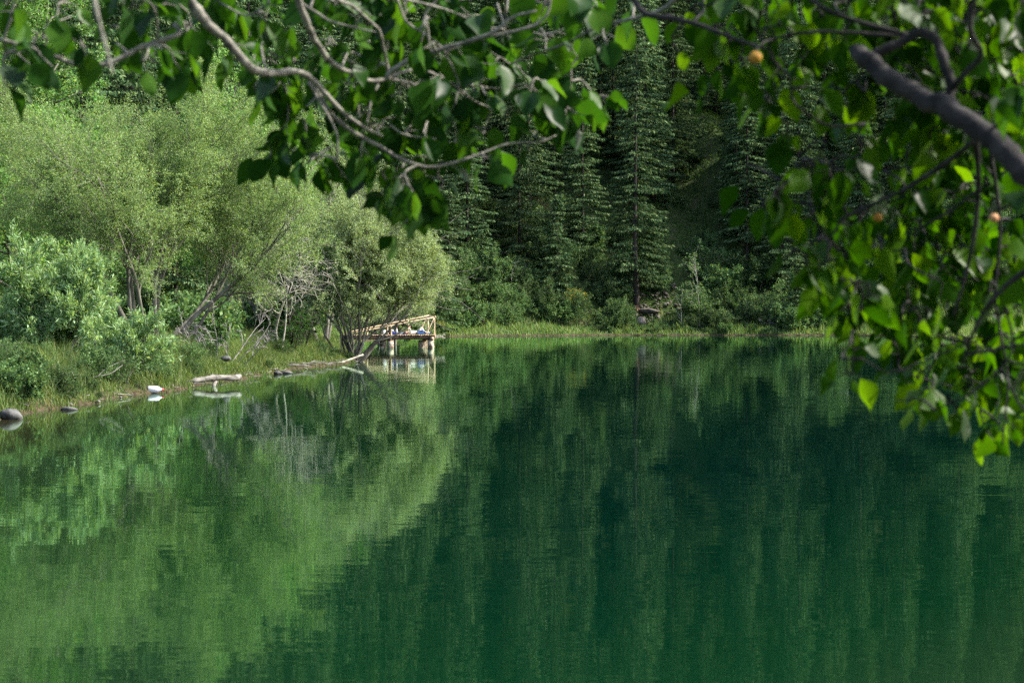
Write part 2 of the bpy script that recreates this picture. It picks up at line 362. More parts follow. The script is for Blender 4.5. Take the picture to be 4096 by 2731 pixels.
def plant_meshes(name_trunk, name_crown, P, seed, stems, bark, leafm, nside=(8, 6, 4, 3, 3), leaf=None):
    r = np.random.default_rng(seed); out = []; anc = []
    for (s, d, l, rr) in stems: grow(r, s, d, l, rr, 0, P, out, anc)
    g = Geo()
    cull = P.get('cull')
    if cull:
        out = [o_ for o_ in out if o_[2] < 2 or cull(o_[0][-1], o_[2])]; anc = [a_ for a_ in anc if cull(a_[0][-1], 9)]
    for pts, rad, lv in out:
        if rad[0] >= P.get('rskip', 0): tube(g, pts, np.maximum(rad, P['rmin']*0.5), nside[min(lv, 4)], cap=False)
    gl = Geo()
    Ps = []; Ds = []
    for pts, dirs in anc:
        n = max(1, int(P['dens']*np.linalg.norm(pts[-1]-pts[0])))
        t = r.random(n)**0.8*(len(pts)-1); i = np.minimum(t.astype(int), len(pts)-2); f = (t-i)[:, None]
        p = pts[i]*(1-f)+pts[i+1]*f
        Ps.append(p+r.normal(size=(n, 3))*P['spread']); Ds.append(dirs[i]*P.get('along', 0.8)+r.normal(size=(n, 3))*0.6+np.array([0, 0, P.get('ldroop', -0.1)]))
    if Ps:
        Ps = np.vstack(Ps); Ds = np.vstack(Ds); n = len(Ps)
        leaves(gl, Ps, Ds, P['ll']*(0.7+0.6*r.random(n)), P['lw']*(0.7+0.6*r.random(n)), r, curl=0.05, nbias=np.array([0.2, -0.3, 0.5]))
    return g, gl
def make_plant(name, label, cat, P, seed, stems, bark, leafm, loc, rz=0, sc=1.0, group=None, crown='crown', trunk='trunk'):
    root = empty(name, loc, rz, sc); tag(root, label, cat, group)
    g, gl = plant_meshes(trunk, crown, P, seed, stems, bark, leafm)
    kids = [g.build(trunk, bark, root, smooth=True)]
    if gl.n: kids.append(gl.build(crown, leafm, root))
    KIDS[root.name] = kids
    return root
def fan(n, r, spread, length, rad, base=0.25, lean=(0, 0)):
    st = []
    for i in range(n):
        a = 2*math.pi*(i+r.random()*0.8)/n; t = spread*(0.25+0.75*r.random())
        st.append((np.array([math.cos(a)*base*r.random(), math.sin(a)*base*r.random(), -0.15]),
                   np.array([math.cos(a)*math.sin(t)+lean[0], math.sin(a)*math.sin(t)+lean[1], math.cos(t)]), length*(0.75+0.4*r.random()), rad*(0.7+0.5*r.random())))
    return st
def ground_at(px, D, dz=0.0):
    x = (px-2048)/F*D; return (x, D, hz(x, D)+dz)

def spruce_meshes(seed, H, Rm, bare=0.06, dens=1.0, gap=False):
    r = np.random.default_rng(seed)
    g = Geo(); zz = np.linspace(-0.6, H, 14)
    cx = np.cumsum(r.normal(size=14)*0.03); cx[0] = 0
    tube(g, np.stack([cx, cx*0.4, zz], 1), (0.28 if gap else 0.22)*(H/26)*(1-zz/H*0.97).clip(0.03, 1.02), 7)
    gl = Geo(); Ps = []; Ds = []; Ls = []
    z = H*bare
    while z < H-0.3:
        u = z/H
        prof = min(1.0, (0.35+(u/0.12)) if u < 0.10 else 1.0)*(1-u)**0.62
        nb = int(4+4*r.random())
        for kk in range(nb):
            an = r.random()*2*math.pi
            if gap and abs((an+math.pi/2+.25+math.pi) % (2*math.pi)-math.pi) < 0.32 and r.random() < 0.6 and u < .8: continue
            Lb = Rm*prof*(0.6+0.6*r.random())+0.15
            if r.random() < 0.08: Lb *= 0.3
            ca, sa = math.cos(an), math.sin(an)
            m_ = max(3, int(Lb/0.28)); t = np.linspace(0.12, 1, m_)
            droop = -0.42*Lb*(t**1.1)+0.20*Lb*t**3
            bx = ca*Lb*t; by = sa*Lb*t; bz = z+droop+0.12*Lb*t*(1-t)
            if r.random() < 0.12:
                tube(g, np.stack([bx, by, bz], 1)[::2] if m_ > 4 else np.stack([bx, by, bz], 1), 0.02, 3, cap=False)
            per = 9.6*dens
            n = int(m_*per); tt = 0.1+0.9*r.random(n)**0.75
            px_ = np.interp(tt, t, bx); py_ = np.interp(tt, t, by); pz_ = np.interp(tt, t, bz)
            side = r.choice([-1, 1], n)*r.random(n)
            wd_ = 0.30*Lb*(1-tt*0.6)*side
            Ps.append(np.stack([px_-sa*wd_, py_+ca*wd_, pz_-0.12*np.abs(wd_)+r.normal(size=n)*0.035], 1))
            dd = np.stack([ca*0.6-sa*side, sa*0.6+ca*side, -0.35-0.75*r.random(n)], 1)+r.normal(size=(n, 3))*0.22
            Ds.append(dd); Ls.append(0.20+0.26*r.random(n))
        z += 0.34+0.30*r.random()
    Ps = np.vstack(Ps); Ds = np.vstack(Ds); Ls = np.concatenate(Ls)
    leaves(gl, Ps, Ds, Ls, Ls*0.36, r, curl=0.06, nbias=np.array([0, 0, 0.6]))
    return g, gl
def make_spruce(seed, H, Rm, label, loc, bare=0.06, sc=1.0, group=None, dens=1.0, name='spruce_tree'):
    root = empty(name, loc, 0, sc); tag(root, label, 'tree', group)
    g, gl = spruce_meshes(seed, H, Rm, bare, dens, gap=(seed == 14))
    KIDS[root.name] = [g.build('trunk', M['far_bark'], root, smooth=True), gl.build('crown', M['spruce'], root)]
    return root

# ------------------------------------------------------------------ far forest of spruces
protos = []
fs = [  # px, D, height scale, proto, label
    (1870, 232, 0.95, 0, 'bare-trunked dark spruce just right of the pale willow crowns'),
    (2080, 236, 1.00, 1, 'full dark spruce sweeping low, behind the gap between dock and yellow bush'),
    (2330, 240, 1.05, 2, 'slim spruce with its straight trunk showing, left of the tall leaning-root spruce'),
    (2545, 234, 1.15, 3, 'tallest near spruce on the far shore, bare reddish trunk foot above the pale scree'),
    (2985, 243, 1.05, 0, 'broad grey-green spruce above the pale-stemmed sapling'),
    (3130, 238, 0.90, 1, 'spruce with heavy layered boughs left of the right-hand foreground leaves'),
    (3440, 240, 1.00, 4, 'dark-trunked spruce seen through the gaps of the right-hand foreground leaves'),
    (2215, 252, 1.05, 4, 'spruce half hidden between the full spruce and the slim one'),
    (2690, 262, 1.15, 1, 'upright dark spruce standing at the left edge of the green clearing'),
    (3300, 252, 1.05, 3, 'tall spruce whose drooping boughs show above the sunken scrub at right'),
    (3620, 244, 1.0, 2, 'spruce behind the dangling fruit twigs at the right'),
    (3830, 238, 1.0, 0, 'spruce behind the heavy limb near the right edge'),
    (4040, 242, 1.0, 1, 'rightmost spruce on the far shore, behind the densest leaves'),
]
spec = [(11, 27, 3.4, 0.13), (12, 26, 3.9, 0.04), (13, 28, 3.1, 0.08), (14, 30, 3.5, 0.11), (15, 25, 3.2, 0.06), (16, 12, 2.3, 0.02), (17, 8, 1.9, 0.02)]
taken = []
for i, (s_, H, Rm, bare) in enumerate(spec):
    pr_ = make_spruce(s_, H, Rm, 'dark spruce', (0, 0, 0), bare)
    protos.append(pr_)
used = set()
def put_spruce(i, loc, rz, sc, label, group='spruces on the far hillside'):
    if i in used: o = copy_tree(protos[i])
    else: o = protos[i]; used.add(i)
    o.location = loc; o.rotation_euler = (0, 0, rz); o.scale = (sc, sc, sc*(0.95+0.1*random.random()))
    tag(o, label, 'tree', group); return o
random.seed(3)
for (px, D, sc_, pi_, lab) in fs:
    loc = ground_at(px, D, -0.1); taken.append(loc[:2])
    put_spruce(pi_, loc, 0.0 if pi_ == 3 else random.random()*6.28, sc_, lab)
for (px, D, sc_, pi_, lab) in [(1800, 228, 1.0, 5, 'small bushy spruce at the water beside the pale willow'), (1935, 230, 0.9, 6, 'young dark spruce low on the bank right of the dock'), (2640, 238, 0.7, 6, 'young spruce on the green clearing slope'),
                               (2230, 231, 1.0, 5, 'low spreading spruce above the yellow bush'), (3190, 229, 0.8, 5, 'low dark spruce beside the dry bank scrub')]:
    loc = ground_at(px, D, -0.1); taken.append(loc[:2])
    put_spruce(pi_, loc, random.random()*6.28, sc_, lab)
cnt = 0; tries = 0
while tries < 14000 and cnt < 235:
    tries += 1
    y = 244+random.random()**1.3*130; x = (random.random()*1.02-0.52)*0.57*y+3
    if x < -0.25*y+3: continue
    if 0.077*y < x < 0.106*y and y < 268: continue      # the green clearing
    if lake_dist(np.array([x]), np.array([y]))[0] < 9: continue
    if any((x-a_)**2+(y-b_)**2 < (3.2+0.008*(y-240))**2 for a_, b_ in taken): continue
    taken.append((x, y)); cnt += 1
    put_spruce(random.choice([0, 1, 2, 3, 4, 4, 2]), (x, y, hz(x, y)-0.2), random.random()*6.28, 0.8+0.4*random.random(),
               'dark spruce standing deep in the shaded forest up the far hillside')

# ------------------------------------------------------------------ left bank trees
PW = dict(levels=3, leaf_level=2, seg=[0.5, 0.35, 0.25, 0.15], trop=[0.06, 0.05, -0.02, -0.10], wob=[0.10, 0.14, 0.18, 0.2], kids=[9, 9, 7], ref=[6, 3, 1.4],
          t0=[0.25, 0.15, 0.1], ang=[0.55, 0.6, 0.7], ratio=[0.55, 0.5, 0.5], rmin=0.006, dens=62, spread=0.06, ll=0.085, lw=0.028, along=0.6)
r = np.random.default_rng(5)
PW0 = dict(PW, dens=48, t0=[0.42, 0.2, 0.1], kids=[10, 10, 8], ratio=[0.50, 0.5, 0.5])
make_plant('willow_tree', 'big many-stemmed willow with fanning dark trunks, behind the silvery bush', 'tree', PW0, 21, fan(12, r, 0.66, 8.2, 0.10, 0.35, (0.05, 0)), M['willow_bark'], M['willow'], ground_at(600, 65, -0.05), sc=0.88)
PO = dict(PW, kids=[8, 9, 8], dens=70, ll=0.08, lw=0.033, ratio=[0.74, 0.55, 0.5], wob=[0.16, 0.22, 0.28, 0.3], trop=[0.02, 0.0, -0.03, -0.06], t0=[0.3, 0.1, 0.1], spread=0.04)
wx_, wy_ = wl(1405, 1449)
PO['cull'] = lambda p, lv: (((p[0]-.2)/4.0)**2+(max(0, p[2]-2.6)/4.1)**2+((p[1])/3.6)**2 < 0.80+0.28*math.sin(p[0]*3.1+p[2]*2.3)+0.12*math.sin(p[0]*7+p[2]*6)) and (p[2] > 1.75+(0.5 if p[0] > 1.6 else 0) or (lv < 9 and p[2] > 1.2 and p[0] < 1))
ro = np.random.default_rng(14)
st = [(np.array([a0, b0, -.3]), np.array([dx, dy, dz]), l_, r_) for a0, b0, dx, dy, dz, l_, r_ in [
    (-.15, 0, -0.50, 0.05, 0.80, 5.2, .055), (.2, 0, 0.62, 0, 0.70, 4.8, .05), (0, .1, .1, .1, 1, 6.2, .06), (-.05, .1, -.12, -.1, 1, 6.0, .06),
    (.05, -.1, .25, .1, .95, 6.0, .055), (.15, .2, .42, .2, .85, 5.8, .05), (-.2, .1, -.30, .2, .9, 5.8, .05), (0, 0, .02, -.2, .95, 5.2, .045), (.15, .15, .55, .25, .8, 5.4, .045), (-.25, .15, -.7, .1, .7, 4.8, .045)]]
st += [(np.array([ro.uniform(-.3, .3), ro.uniform(-.2, .2), -.3]), np.array([ro.normal()*.22, ro.normal()*.15, 1.0]), ro.uniform(3.6, 5.8), .028) for _ in range(11)]
st = [(a_, b_, c_*1.18, d_) for a_, b_, c_, d_ in st]
make_plant('willow_tree', 'twiggy olive-green willow rising from the water in front of the dock', 'tree', PO, 22, st, M['willow_bark'], M['olive'], (wx_, wy_+0.3, 0.1))
g = Geo(); gb0 = wl(1405, 1449)[1]+0.3
for pts_, w0, w1 in (([(1428, 1446), (1465, 1405), (1500, 1368), (1545, 1355), (1590, 1335), (1640, 1300), (1665, 1270)], .075, .012), ([(1400, 1440), (1395, 1330), (1375, 1290), (1330, 1235), (1300, 1190)], .07, .03),
                     ([(1480, 1385), (1530, 1372), (1590, 1380), (1650, 1372)], .02, .006), ([(1590, 1335), (1620, 1320), (1680, 1322), (1700, 1318)], .016, .005)):
    P = catmull([at(a1, b1, gb0) for a1, b1 in pts_], 5); tube(g, P, np.linspace(w0, w1, len(P)), 7)
wroot = [o_ for o_ in COL.objects if o_.name.startswith('willow_tree') and o_.get('label', '').startswith('twiggy')][0]
ob_ = g.build('branch', M['willow_bark'], smooth=True); ob_.parent = wroot; ob_.matrix_parent_inverse = Matrix.Translation(-wroot.location)
PBu = dict(levels=2, leaf_level=1, seg=[0.3, 0.2, 0.12], trop=[0.05, 0.08, 0.08], wob=[0.13, 0.16, 0.2], kids=[12, 9], ref=[2.5, 1.0], t0=[0.25, 0.1], ang=[0.6, 0.7], ratio=[0.42, 0.45],
           rmin=0.006, dens=100, spread=0.04, ll=0.13, lw=0.034, along=1.0, ldroop=0.1)
r = np.random.default_rng(8)
make_plant('willow_bush', 'sunlit silvery-green bush of narrow leaves at the left water edge', 'bush', PBu, 31, fan(9, r, 0.50, 2.75, 0.035, 0.45, (0.0, 0)), M['willow_bark'], M['bush'], ground_at(235, 49.5, -0.05))
make_plant('willow_bush', 'smaller silvery bush leaning over the white bottle on the shore', 'bush', PBu, 32, fan(7, r, 0.5, 1.65, 0.03, 0.3, (-0.03, -0.02)), M['willow_bark'], M['bush'], ground_at(478, 47.6, -0.05))

PT = dict(levels=3, leaf_level=2, seg=[0.7, 0.5, 0.3, 0.2], trop=[0.06, 0.04, 0.02, -0.03], wob=[0.07, 0.14, 0.2, 0.2], kids=[15, 7, 6], ref=[9, 3, 1.4], t0=[0.22, 0.2, 0.1],
          ang=[0.8, 0.7, 0.7], ratio=[0.36, 0.5, 0.5], rmin=0.008, dens=36, spread=0.10, ll=0.14, lw=0.09, along=0.3)
def btree(label, px, D, H, seed, mat, n=2, spread=0.25, bark='willow_bark', P=PT, name='broadleaf_tree', **kw):
    r = np.random.default_rng(seed+100); P = dict(P, **kw)
    return make_plant(name, label, 'tree', P, seed, fan(n, r, spread, H*0.9, 0.012*H+0.02, 0.4), M[bark], M[mat], ground_at(px, D, -0.1))
btree('leafy tree with fresh green foliage at the far left edge, left of the big willow', 130, 74, 9.0, 41, 'broad', 3, 0.3)
btree('green broadleaf tree rising behind the left side of the big willow', 330, 84, 8, 42, 'broad', 3, 0.3)
btree('tall bright yellow-green tree directly behind the big willow', 930, 98, 13.5, 43, 'broad', 2, 0.15)
btree('tall sunlit tree right of the big willow, its top behind the hanging branches', 1060, 104, 12.5, 44, 'willow', 3, 0.22, dens=50, ll=0.11, lw=0.045)
btree('pale green feathery tree between the big willow and the dock willow', 1030, 84, 7.2, 45, 'willow', 5, 0.45, dens=55, ll=0.10, lw=0.035)
btree('rounded olive tree above and behind the dock willow', 1290, 104, 9.0, 46, 'olive', 5, 0.45, dens=55, ll=0.10, lw=0.04)
btree('olive tree whose lacy crown overhangs the dock railing from behind', 1560, 140, 8.5, 47, 'olive', 5, 0.5, dens=55, ll=0.12, lw=0.05)
btree('light green tree at the top left corner in front of the spruces', -90, 96, 16, 48, 'broad', 2, 0.15)
btree('green tree up the left bank behind the leafy trees', 560, 118, 9.5, 49, 'broad', 3, 0.25)
btree('yellow-green tree standing where the left bank meets the spruces', 1180, 128, 13, 50, 'broad', 3, 0.3)
btree('small dark leafy tree at the water just left of the dock willow', 1185, 78, 2.7, 51, 'dark', 4, 0.5, bark='far_bark', dens=40, ll=0.08, lw=0.045, ratio=[0.45, 0.5, 0.5])
btree('pale tree filling the bank between the dock willow and the tall sunlit tree', 1150, 92, 9.5, 52, 'willow', 4, 0.4, dens=50, ll=0.10, lw=0.04)
# dead pale tree and dry shrubs
PD = dict(levels=3, leaf_level=9, seg=[0.4, 0.25, 0.15, 0.1], trop=[0.03, 0.02, 0, -0.02], wob=[0.12, 0.25, 0.3, 0.3], kids=[10, 7, 5], ref=[4, 1.5, .8], t0=[0.35, 0.2, 0.1], ang=[0.7, 0.7, 0.7],
          ratio=[0.38, 0.5, 0.5], rmin=0.012, dens=0, spread=0, ll=.1, lw=.1)
r = np.random.default_rng(9)
make_plant('dead_tree', 'dead whitish tree with crooked bare branches between the willows', 'tree', PD, 61, fan(2, r, 0.15, 5.2, 0.05, 0.2), M['pale_bark'], M['dark'], ground_at(1130, 76, -0.05))
make_plant('dead_shrub', 'tangle of grey leafless twigs right of the big willow trunks', 'shrub', PD, 62, fan(9, r, 1.0, 2.0, 0.02, 0.5), M['grey_twig'], M['dark'], ground_at(880, 63, -0.05))
# spruces behind the left bank
lsp = [(120, 112, 1.0, 0, 'dark spruce at the left edge behind the leafy trees'), (330, 128, 1.0, 1, 'dark drooping spruce in the upper left behind the pale hanging twig'), (520, 140, 1.1, 3, 'second spruce from the upper left corner'),
       (700, 150, 1.1, 2, 'spruce showing dark between the sunlit tree tops at upper left'), (-60, 130, 1.1, 4, 'spruce partly cut by the left picture edge'), (900, 165, 1.1, 1, 'spruce rising behind the bright yellow-green tree'),
       (1080, 172, 1.1, 0, 'spruce behind the hanging branches, left of centre'), (1260, 178, 1.1, 3, 'dark spruce just left of the picture centre top, behind the twigs'), (1420, 186, 1.1, 2, 'spruce standing behind the end of the sunlit trees'),
       (1590, 196, 1.05, 4, 'dark spruce above the pale willow crowns'), (1700, 212, 1.0, 1, 'dark spruce above the dock railing'), (60, 88, 0.45, 4, 'short spruce at the left edge beside the water-side bush'),
       (1480, 205, 1.1, 0, 'spruce partly hidden behind the lowest dangling dark leaves'), (230, 150, 1.2, 2, 'tall spruce deeper in the upper left'), (800, 185, 1.2, 4, 'spruce deeper behind the upper left trees')]
for (px, D, sc_, pi_, lab) in lsp:
    put_spruce(pi_, ground_at(px, D, -0.2), random.random()*6.28, sc_, lab, 'spruces behind the left bank')
cnt = 0; tk = [ground_at(p[0], p[1])[:2] for p in lsp]; tries = 0
while cnt < 45 and tries < 4000:
    tries += 1
    y = 140+random.random()*150; x = -0.275*y+random.random()*0.22*y
    if lake_dist(np.array([x]), np.array([y]))[0] < 10 or any((x-a_)**2+(y-b_)**2 < 14 for a_, b_ in tk+taken): continue
    tk.append((x, y)); cnt += 1
    put_spruce(random.choice([0, 1, 2, 3, 4]), (x, y, hz(x, y)-0.2), random.random()*6.28, 0.85+0.35*random.random(), 'dark spruce on the slope behind the left bank trees', 'spruces behind the left bank')

# ------------------------------------------------------------------ shrubs
PS = dict(levels=2, leaf_level=1, seg=[0.35, 0.25, 0.15], trop=[0.04, 0.03, 0.0], wob=[0.15, 0.2, 0.2], kids=[10, 7], ref=[2.2, 1.0], t0=[0.2, 0.1], ang=[0.7, 0.7], ratio=[0.5, 0.5],
          rmin=0.01, dens=34, spread=0.07, ll=0.16, lw=0.10, along=0.3)
shp = []
for i in range(4):
    r = np.random.default_rng(70+i)
    o = make_plant('shrub', 'shrub', 'shrub', dict(PS, dens=[34, 28, 40, 30][i], ll=[.16, .2, .13, .17][i], lw=[.10, .12, .07, .06][i]), 70+i, fan(8, r, 0.85, 2.3, 0.025, 0.5), M['willow_bark'], M['shrub'], (0, 0, 0), crown='foliage', trunk='stem')
    shp.append(o)
sused = set()
def put_shrub(i, loc, rz, sc, label, group, mat=None):
    if i in sused: o = copy_tree(shp[i])
    else: o = shp[i]; sused.add(i)
    o.location = loc; o.rotation_euler = (0, 0, rz); o.scale = (sc, sc, sc*(0.85+0.3*random.random())); tag(o, label, 'shrub', group); return o
cnt = 0
lab_s = 'dark leafy shrub crowded at the foot of the far forest'
tk = []
while cnt < 108:
    px = 1720+random.random()*2500; D = 227.5+random.random()**1.5*17
    x, y, z = ground_at(px, D)
    dd = lake_dist(np.array([x]), np.array([y]))[0]
    if dd < 1.3+random.random()*1.5 or (2500 < px < 2720 and dd < 10) or any((x-a_)**2+(y-b_)**2 < 1.6 for a_, b_ in tk): continue
    tk.append((x, y)); cnt += 1
    put_shrub(random.randrange(4), (x, y, z-0.1), random.random()*6.28, (0.35+0.6*min(dd, 6)/6+0.6*random.random()), lab_s, 'shrubs along the far shore')
cnt = 0
while cnt < 32:
    px = 1600+random.random()*480; D = 208+random.random()*26
    x, y, z = ground_at(px, D); dd = lake_dist(np.array([x]), np.array([y]))[0]
    if dd < 4.2 or dd > 15 or any((x-a_)**2+(y-b_)**2 < 1.3 for a_, b_ in tk): continue
    tk.append((x, y)); cnt += 1
    put_shrub(random.randrange(4), (x, y, z-0.1), random.random()*6.28, 0.8+0.6*random.random(), 'dark shrub on the slope above the little grass bank right of the dock', 'shrubs above the grass bank by the dock')
cnt = 0
while cnt < 26:
    D = 240+random.random()*45; x = D*(0.07+0.055*random.random()); y = D; z = hz(x, y)
    if any((x-a_)**2+(y-b_)**2 < 2.0 for a_, b_ in tk): continue
    tk.append((x, y)); cnt += 1
    put_shrub(random.randrange(4), (x, y, z-0.2), random.random()*6.28, 0.35+0.5*random.random(), 'low green bush on the steep clearing between the spruces', 'bushes on the steep clearing')
cnt = 0
while cnt < 44:
    px = 1760+random.random()*2100; D = 226+random.random()*6
    x, y, z = ground_at(px, D); dd = lake_dist(np.array([x]), np.array([y]))[0]
    if dd < 0.5 or dd > 4 or any((x-a_)**2+(y-b_)**2 < 0.5 for a_, b_ in tk): continue
    tk.append((x, y)); cnt += 1
    put_shrub(random.randrange(4), (x, y, z-0.15), random.random()*6.28, 0.18+0.3*random.random(), 'low tuft of green scrub at the far water edge', 'low scrub along the far water edge')
cnt = 0; tk = []
while cnt < 44:
    px = 1450*random.random()**0.9-80; D = 60+random.random()*75
    x, y, z = ground_at(px, D); dd = lake_dist(np.array([x]), np.array([y]))[0]
    if dd < 2.2 or (480 < px < 800 and D < 69) or any((x-a_)**2+(y-b_)**2 < 1.8 for a_, b_ in tk): continue
    tk.append((x, y)); cnt += 1
    o = put_shrub(random.randrange(4), (x, y, z-0.1), random.random()*6.28, 0.4+0.5*random.random(), 'green shrub in the undergrowth beneath the left bank trees', 'shrubs on the left bank')
r = np.random.default_rng(90)
make_plant('yellow_bush', 'yellowing bush on the far shore left of the pale scree', 'shrub', dict(PS, dens=20), 91, fan(6, r, 0.7, 2.0, 0.02, 0.4), M['grey_twig'], M['yellow'], ground_at(2290, 230.2, 1.0), crown='foliage', trunk='stem')
make_plant('yellow_bush', 'small yellow-green bush at the right of the far shore scrub', 'shrub', dict(PS, dens=18), 92, fan(5, r, 0.7, 1.4, 0.02, 0.4), M['grey_twig'], M['yellow'], ground_at(3115, 231, 0.9), crown='foliage', trunk='stem')
make_plant('yellow_bush', 'little yellow-leaved bush at the edge of the pale willow by the dock', 'shrub', dict(PS, dens=18), 93, fan(5, r, 0.8, 1.3, 0.02, 0.4), M['grey_twig'], M['yellow'], ground_at(1745, 214, 0.4), crown='foliage', trunk='stem')
for px, D, h_, sd2, lab in [(2180, 229.6, 2.0, 103, 'pale green bush low on the far shore, left of the yellowing bush'), (2420, 230.6, 2.3, 104, 'pale green bush on the far shore between the yellowing bush and the scree'),
                            (2860, 229.8, 2.2, 105, 'pale green bush at the foot of the tall pale-stemmed sapling'), (3010, 231, 2.6, 106, 'pale green bush right of the tall sapling'), (1990, 228.6, 1.5, 107, 'small pale green bush nearest the grass bank right of the dock')]:
    make_plant('pale_bush', lab, 'bush', dict(PS, dens=30), sd2, fan(7, r, 0.8, h_, 0.02, 0.4), M['grey_twig'], M['bush2'], ground_at(px, D, 0.1), crown='foliage', trunk='stem')
for px, D, sd2, lab in [(2060, 231.5, 94, 'grey leafless shrub on the far shore right of the dock'), (2230, 244, 95, 'grey dead twigs between the two dark spruces'), (3120, 229.5, 96, 'grey bare scrub under the small yellow-green bush')]:
    make_plant('dead_shrub', lab, 'shrub', dict(PD, rmin=0.02), sd2, fan(10, r, 1.0, 2.4, 0.03, 0.6), M['grey_twig'], M['dark'], ground_at(px, D, 0.1), crown='foliage', trunk='stem')
P8 = dict(PT, kids=[14, 6, 4], dens=12, ll=0.2, lw=0.13, ratio=[0.30, 0.5, 0.5])
make_plant('sapling', 'tall sapling with a thin pale stem on the far shore', 'tree', P8, 97, [(np.array([0, 0, -.2]), np.array([0.12, 0, 1.0]), 8.8, 0.075)], M['pale_bark'], M['shrub'], ground_at(2795, 229.5, 0))
make_plant('sapling', 'short pale-stemmed sapling left of the tall thin one', 'tree', P8, 98, [(np.array([0, 0, -.2]), np.array([-0.03, 0, 1.0]), 5.0, 0.05)], M['pale_bark'], M['shrub'], ground_at(2730, 228.6, 0))
make_plant('sapling', 'leafy light sapling low beside the young dark spruce', 'tree', P8, 99, fan(4, r, 0.3, 3.6, 0.03, 0.4), M['pale_bark'], M['shrub'], ground_at(1985, 229.5, 0))

cnt = 0; tk = []
while cnt < 85:
    D = 36+random.random()**1.3*48; x = -0.262*D+random.random()*(0.262*D-4); y = D; dd = lake_dist(np.array([x]), np.array([y]))[0]
    if dd < 0.25 or dd > 4.5 or any((x-a_)**2+(y-b_)**2 < 0.22 for a_, b_ in tk): continue
    tk.append((x, y)); cnt += 1
    o = put_shrub(random.randrange(4), (x, y, hz(x, y)-0.05), random.random()*6.28, 0.12+0.22*random.random(), 'low leafy weed growing in the grass near the left water edge', 'weeds along the left bank'); o.name = 'weed'; o['category'] = 'weed'

# ------------------------------------------------------------------ grass and undergrowth (stuff)
def blades(g, P, H, W, r, lean=0.35):
    n = len(P); a_ = r.random(n)*2*math.pi
    d = np.stack([np.cos(a_), np.sin(a_), np.zeros(n)], 1); s = np.stack([-np.sin(a_), np.cos(a_), np.zeros(n)], 1)
    H = H[:, None]; W = W[:, None]/2; l = (lean*(0.4+1.2*r.random(n)))[:, None]*H
    up = np.array([0, 0, 1.0])
    v = np.stack([P-s*W, P+s*W, P+up*H*0.6+d*l*0.3+s*W*0.8, P+up*H*0.6+d*l*0.3-s*W*0.8, P+up*H+d*l], 1).reshape(-1, 3)
    b_ = np.arange(n)[:, None]*5
    g.add(v, b_+np.array([[0, 1, 2, 3]]), b_+np.array([[3, 2, 4]]))
def scatter(r, n, x0, x1, y0, y1, cond):
    X = x0+(x1-x0)*r.random(n); Y = y0+(y1-y0)*r.random(n); d = lake_dist(X, Y); k = cond(X, Y, d)
    X, Y = X[k], Y[k]; return X, Y, height(X, Y), d[k]
r = np.random.default_rng(44)
g = Geo()
X, Y, Z, d = scatter(r, 1100000, -24, -4, 22, 135, lambda X, Y, d: (height(X, Y) > 0.015) & (d < 9) & (X > -0.262*Y-2) & (r.random(len(X)) < np.exp(-np.maximum(d-2.5, 0)/2.5)) &
                   (np.sin(X*2.1+Y*0.6)*np.sin(Y*1.1-X)+r.random(len(X))*1.6-0.35+1.2*(d < 1.3) > 0))
n = len(X); hh = (0.12+0.36*np.clip((Z-0.1)/0.3, 0, 1))*(0.35+1.3*r.random(n)**1.4)*(0.6+0.8*(np.sin(X*2.3+Y*.4)*.5+.5))
blades(g, np.stack([X, Y, Z-0.03], 1), hh, 0.010+0.010*r.random(n), r, 0.7)
tag(g.build('grass', M['grass']), 'long sunlit grass along the left bank', 'grass', kind='stuff')
g = Geo()
X, Y, Z, d = scatter(r, 420000, -14, 70, 130, 262, lambda X, Y, d: (height(X, Y) > 0.05) & (d < 7.5) & (r.random(len(X)) < np.exp(-np.maximum(d-3.2, 0)/2.2)))
n = len(X); hh = (0.30+0.75*np.clip(d/2, 0, 1))*(0.4+1.0*r.random(n))*(0.55+0.75*(np.sin(X*1.3+np.sin(X*.37)*3)*.5+.5)*(np.sin(Y*1.1+X*.4)*.3+.7))
blades(g, np.stack([X, Y, Z-0.03], 1), hh, 0.05+0.03*r.random(n), r, 0.5)
tag(g.build('grass', M['fargrass']), 'rough yellow-green grass along the far shore', 'grass', kind='stuff')
g = Geo()
X, Y, Z, d = scatter(r, 800000, -75, 80, 130, 330, lambda X, Y, d: (d > 3.5) & (np.abs(X) < 0.275*Y))
n = len(X); Ds = r.normal(size=(n, 3))+np.array([0, -0.3, 0.5])
leaves(g, np.stack([X, Y, Z+0.05+0.5*r.random(n)**2], 1), Ds, 0.16+0.16*r.random(n), 0.09+0.08*r.random(n), r)
X, Y, Z, d = scatter(r, 260000, -40, -6, 40, 160, lambda X, Y, d: (d > 1.5) & (X > -0.28*Y-2))
n = len(X); Ds = r.normal(size=(n, 3))+np.array([0, -0.2, 0.5])
leaves(g, np.stack([X, Y, Z+0.02+0.35*r.random(n)**2], 1), Ds, 0.09+0.09*r.random(n), 0.05+0.05*r.random(n), r)
tag(g.build('undergrowth', M['under']), 'low green ground cover on the forest floor', 'ground cover', kind='stuff')

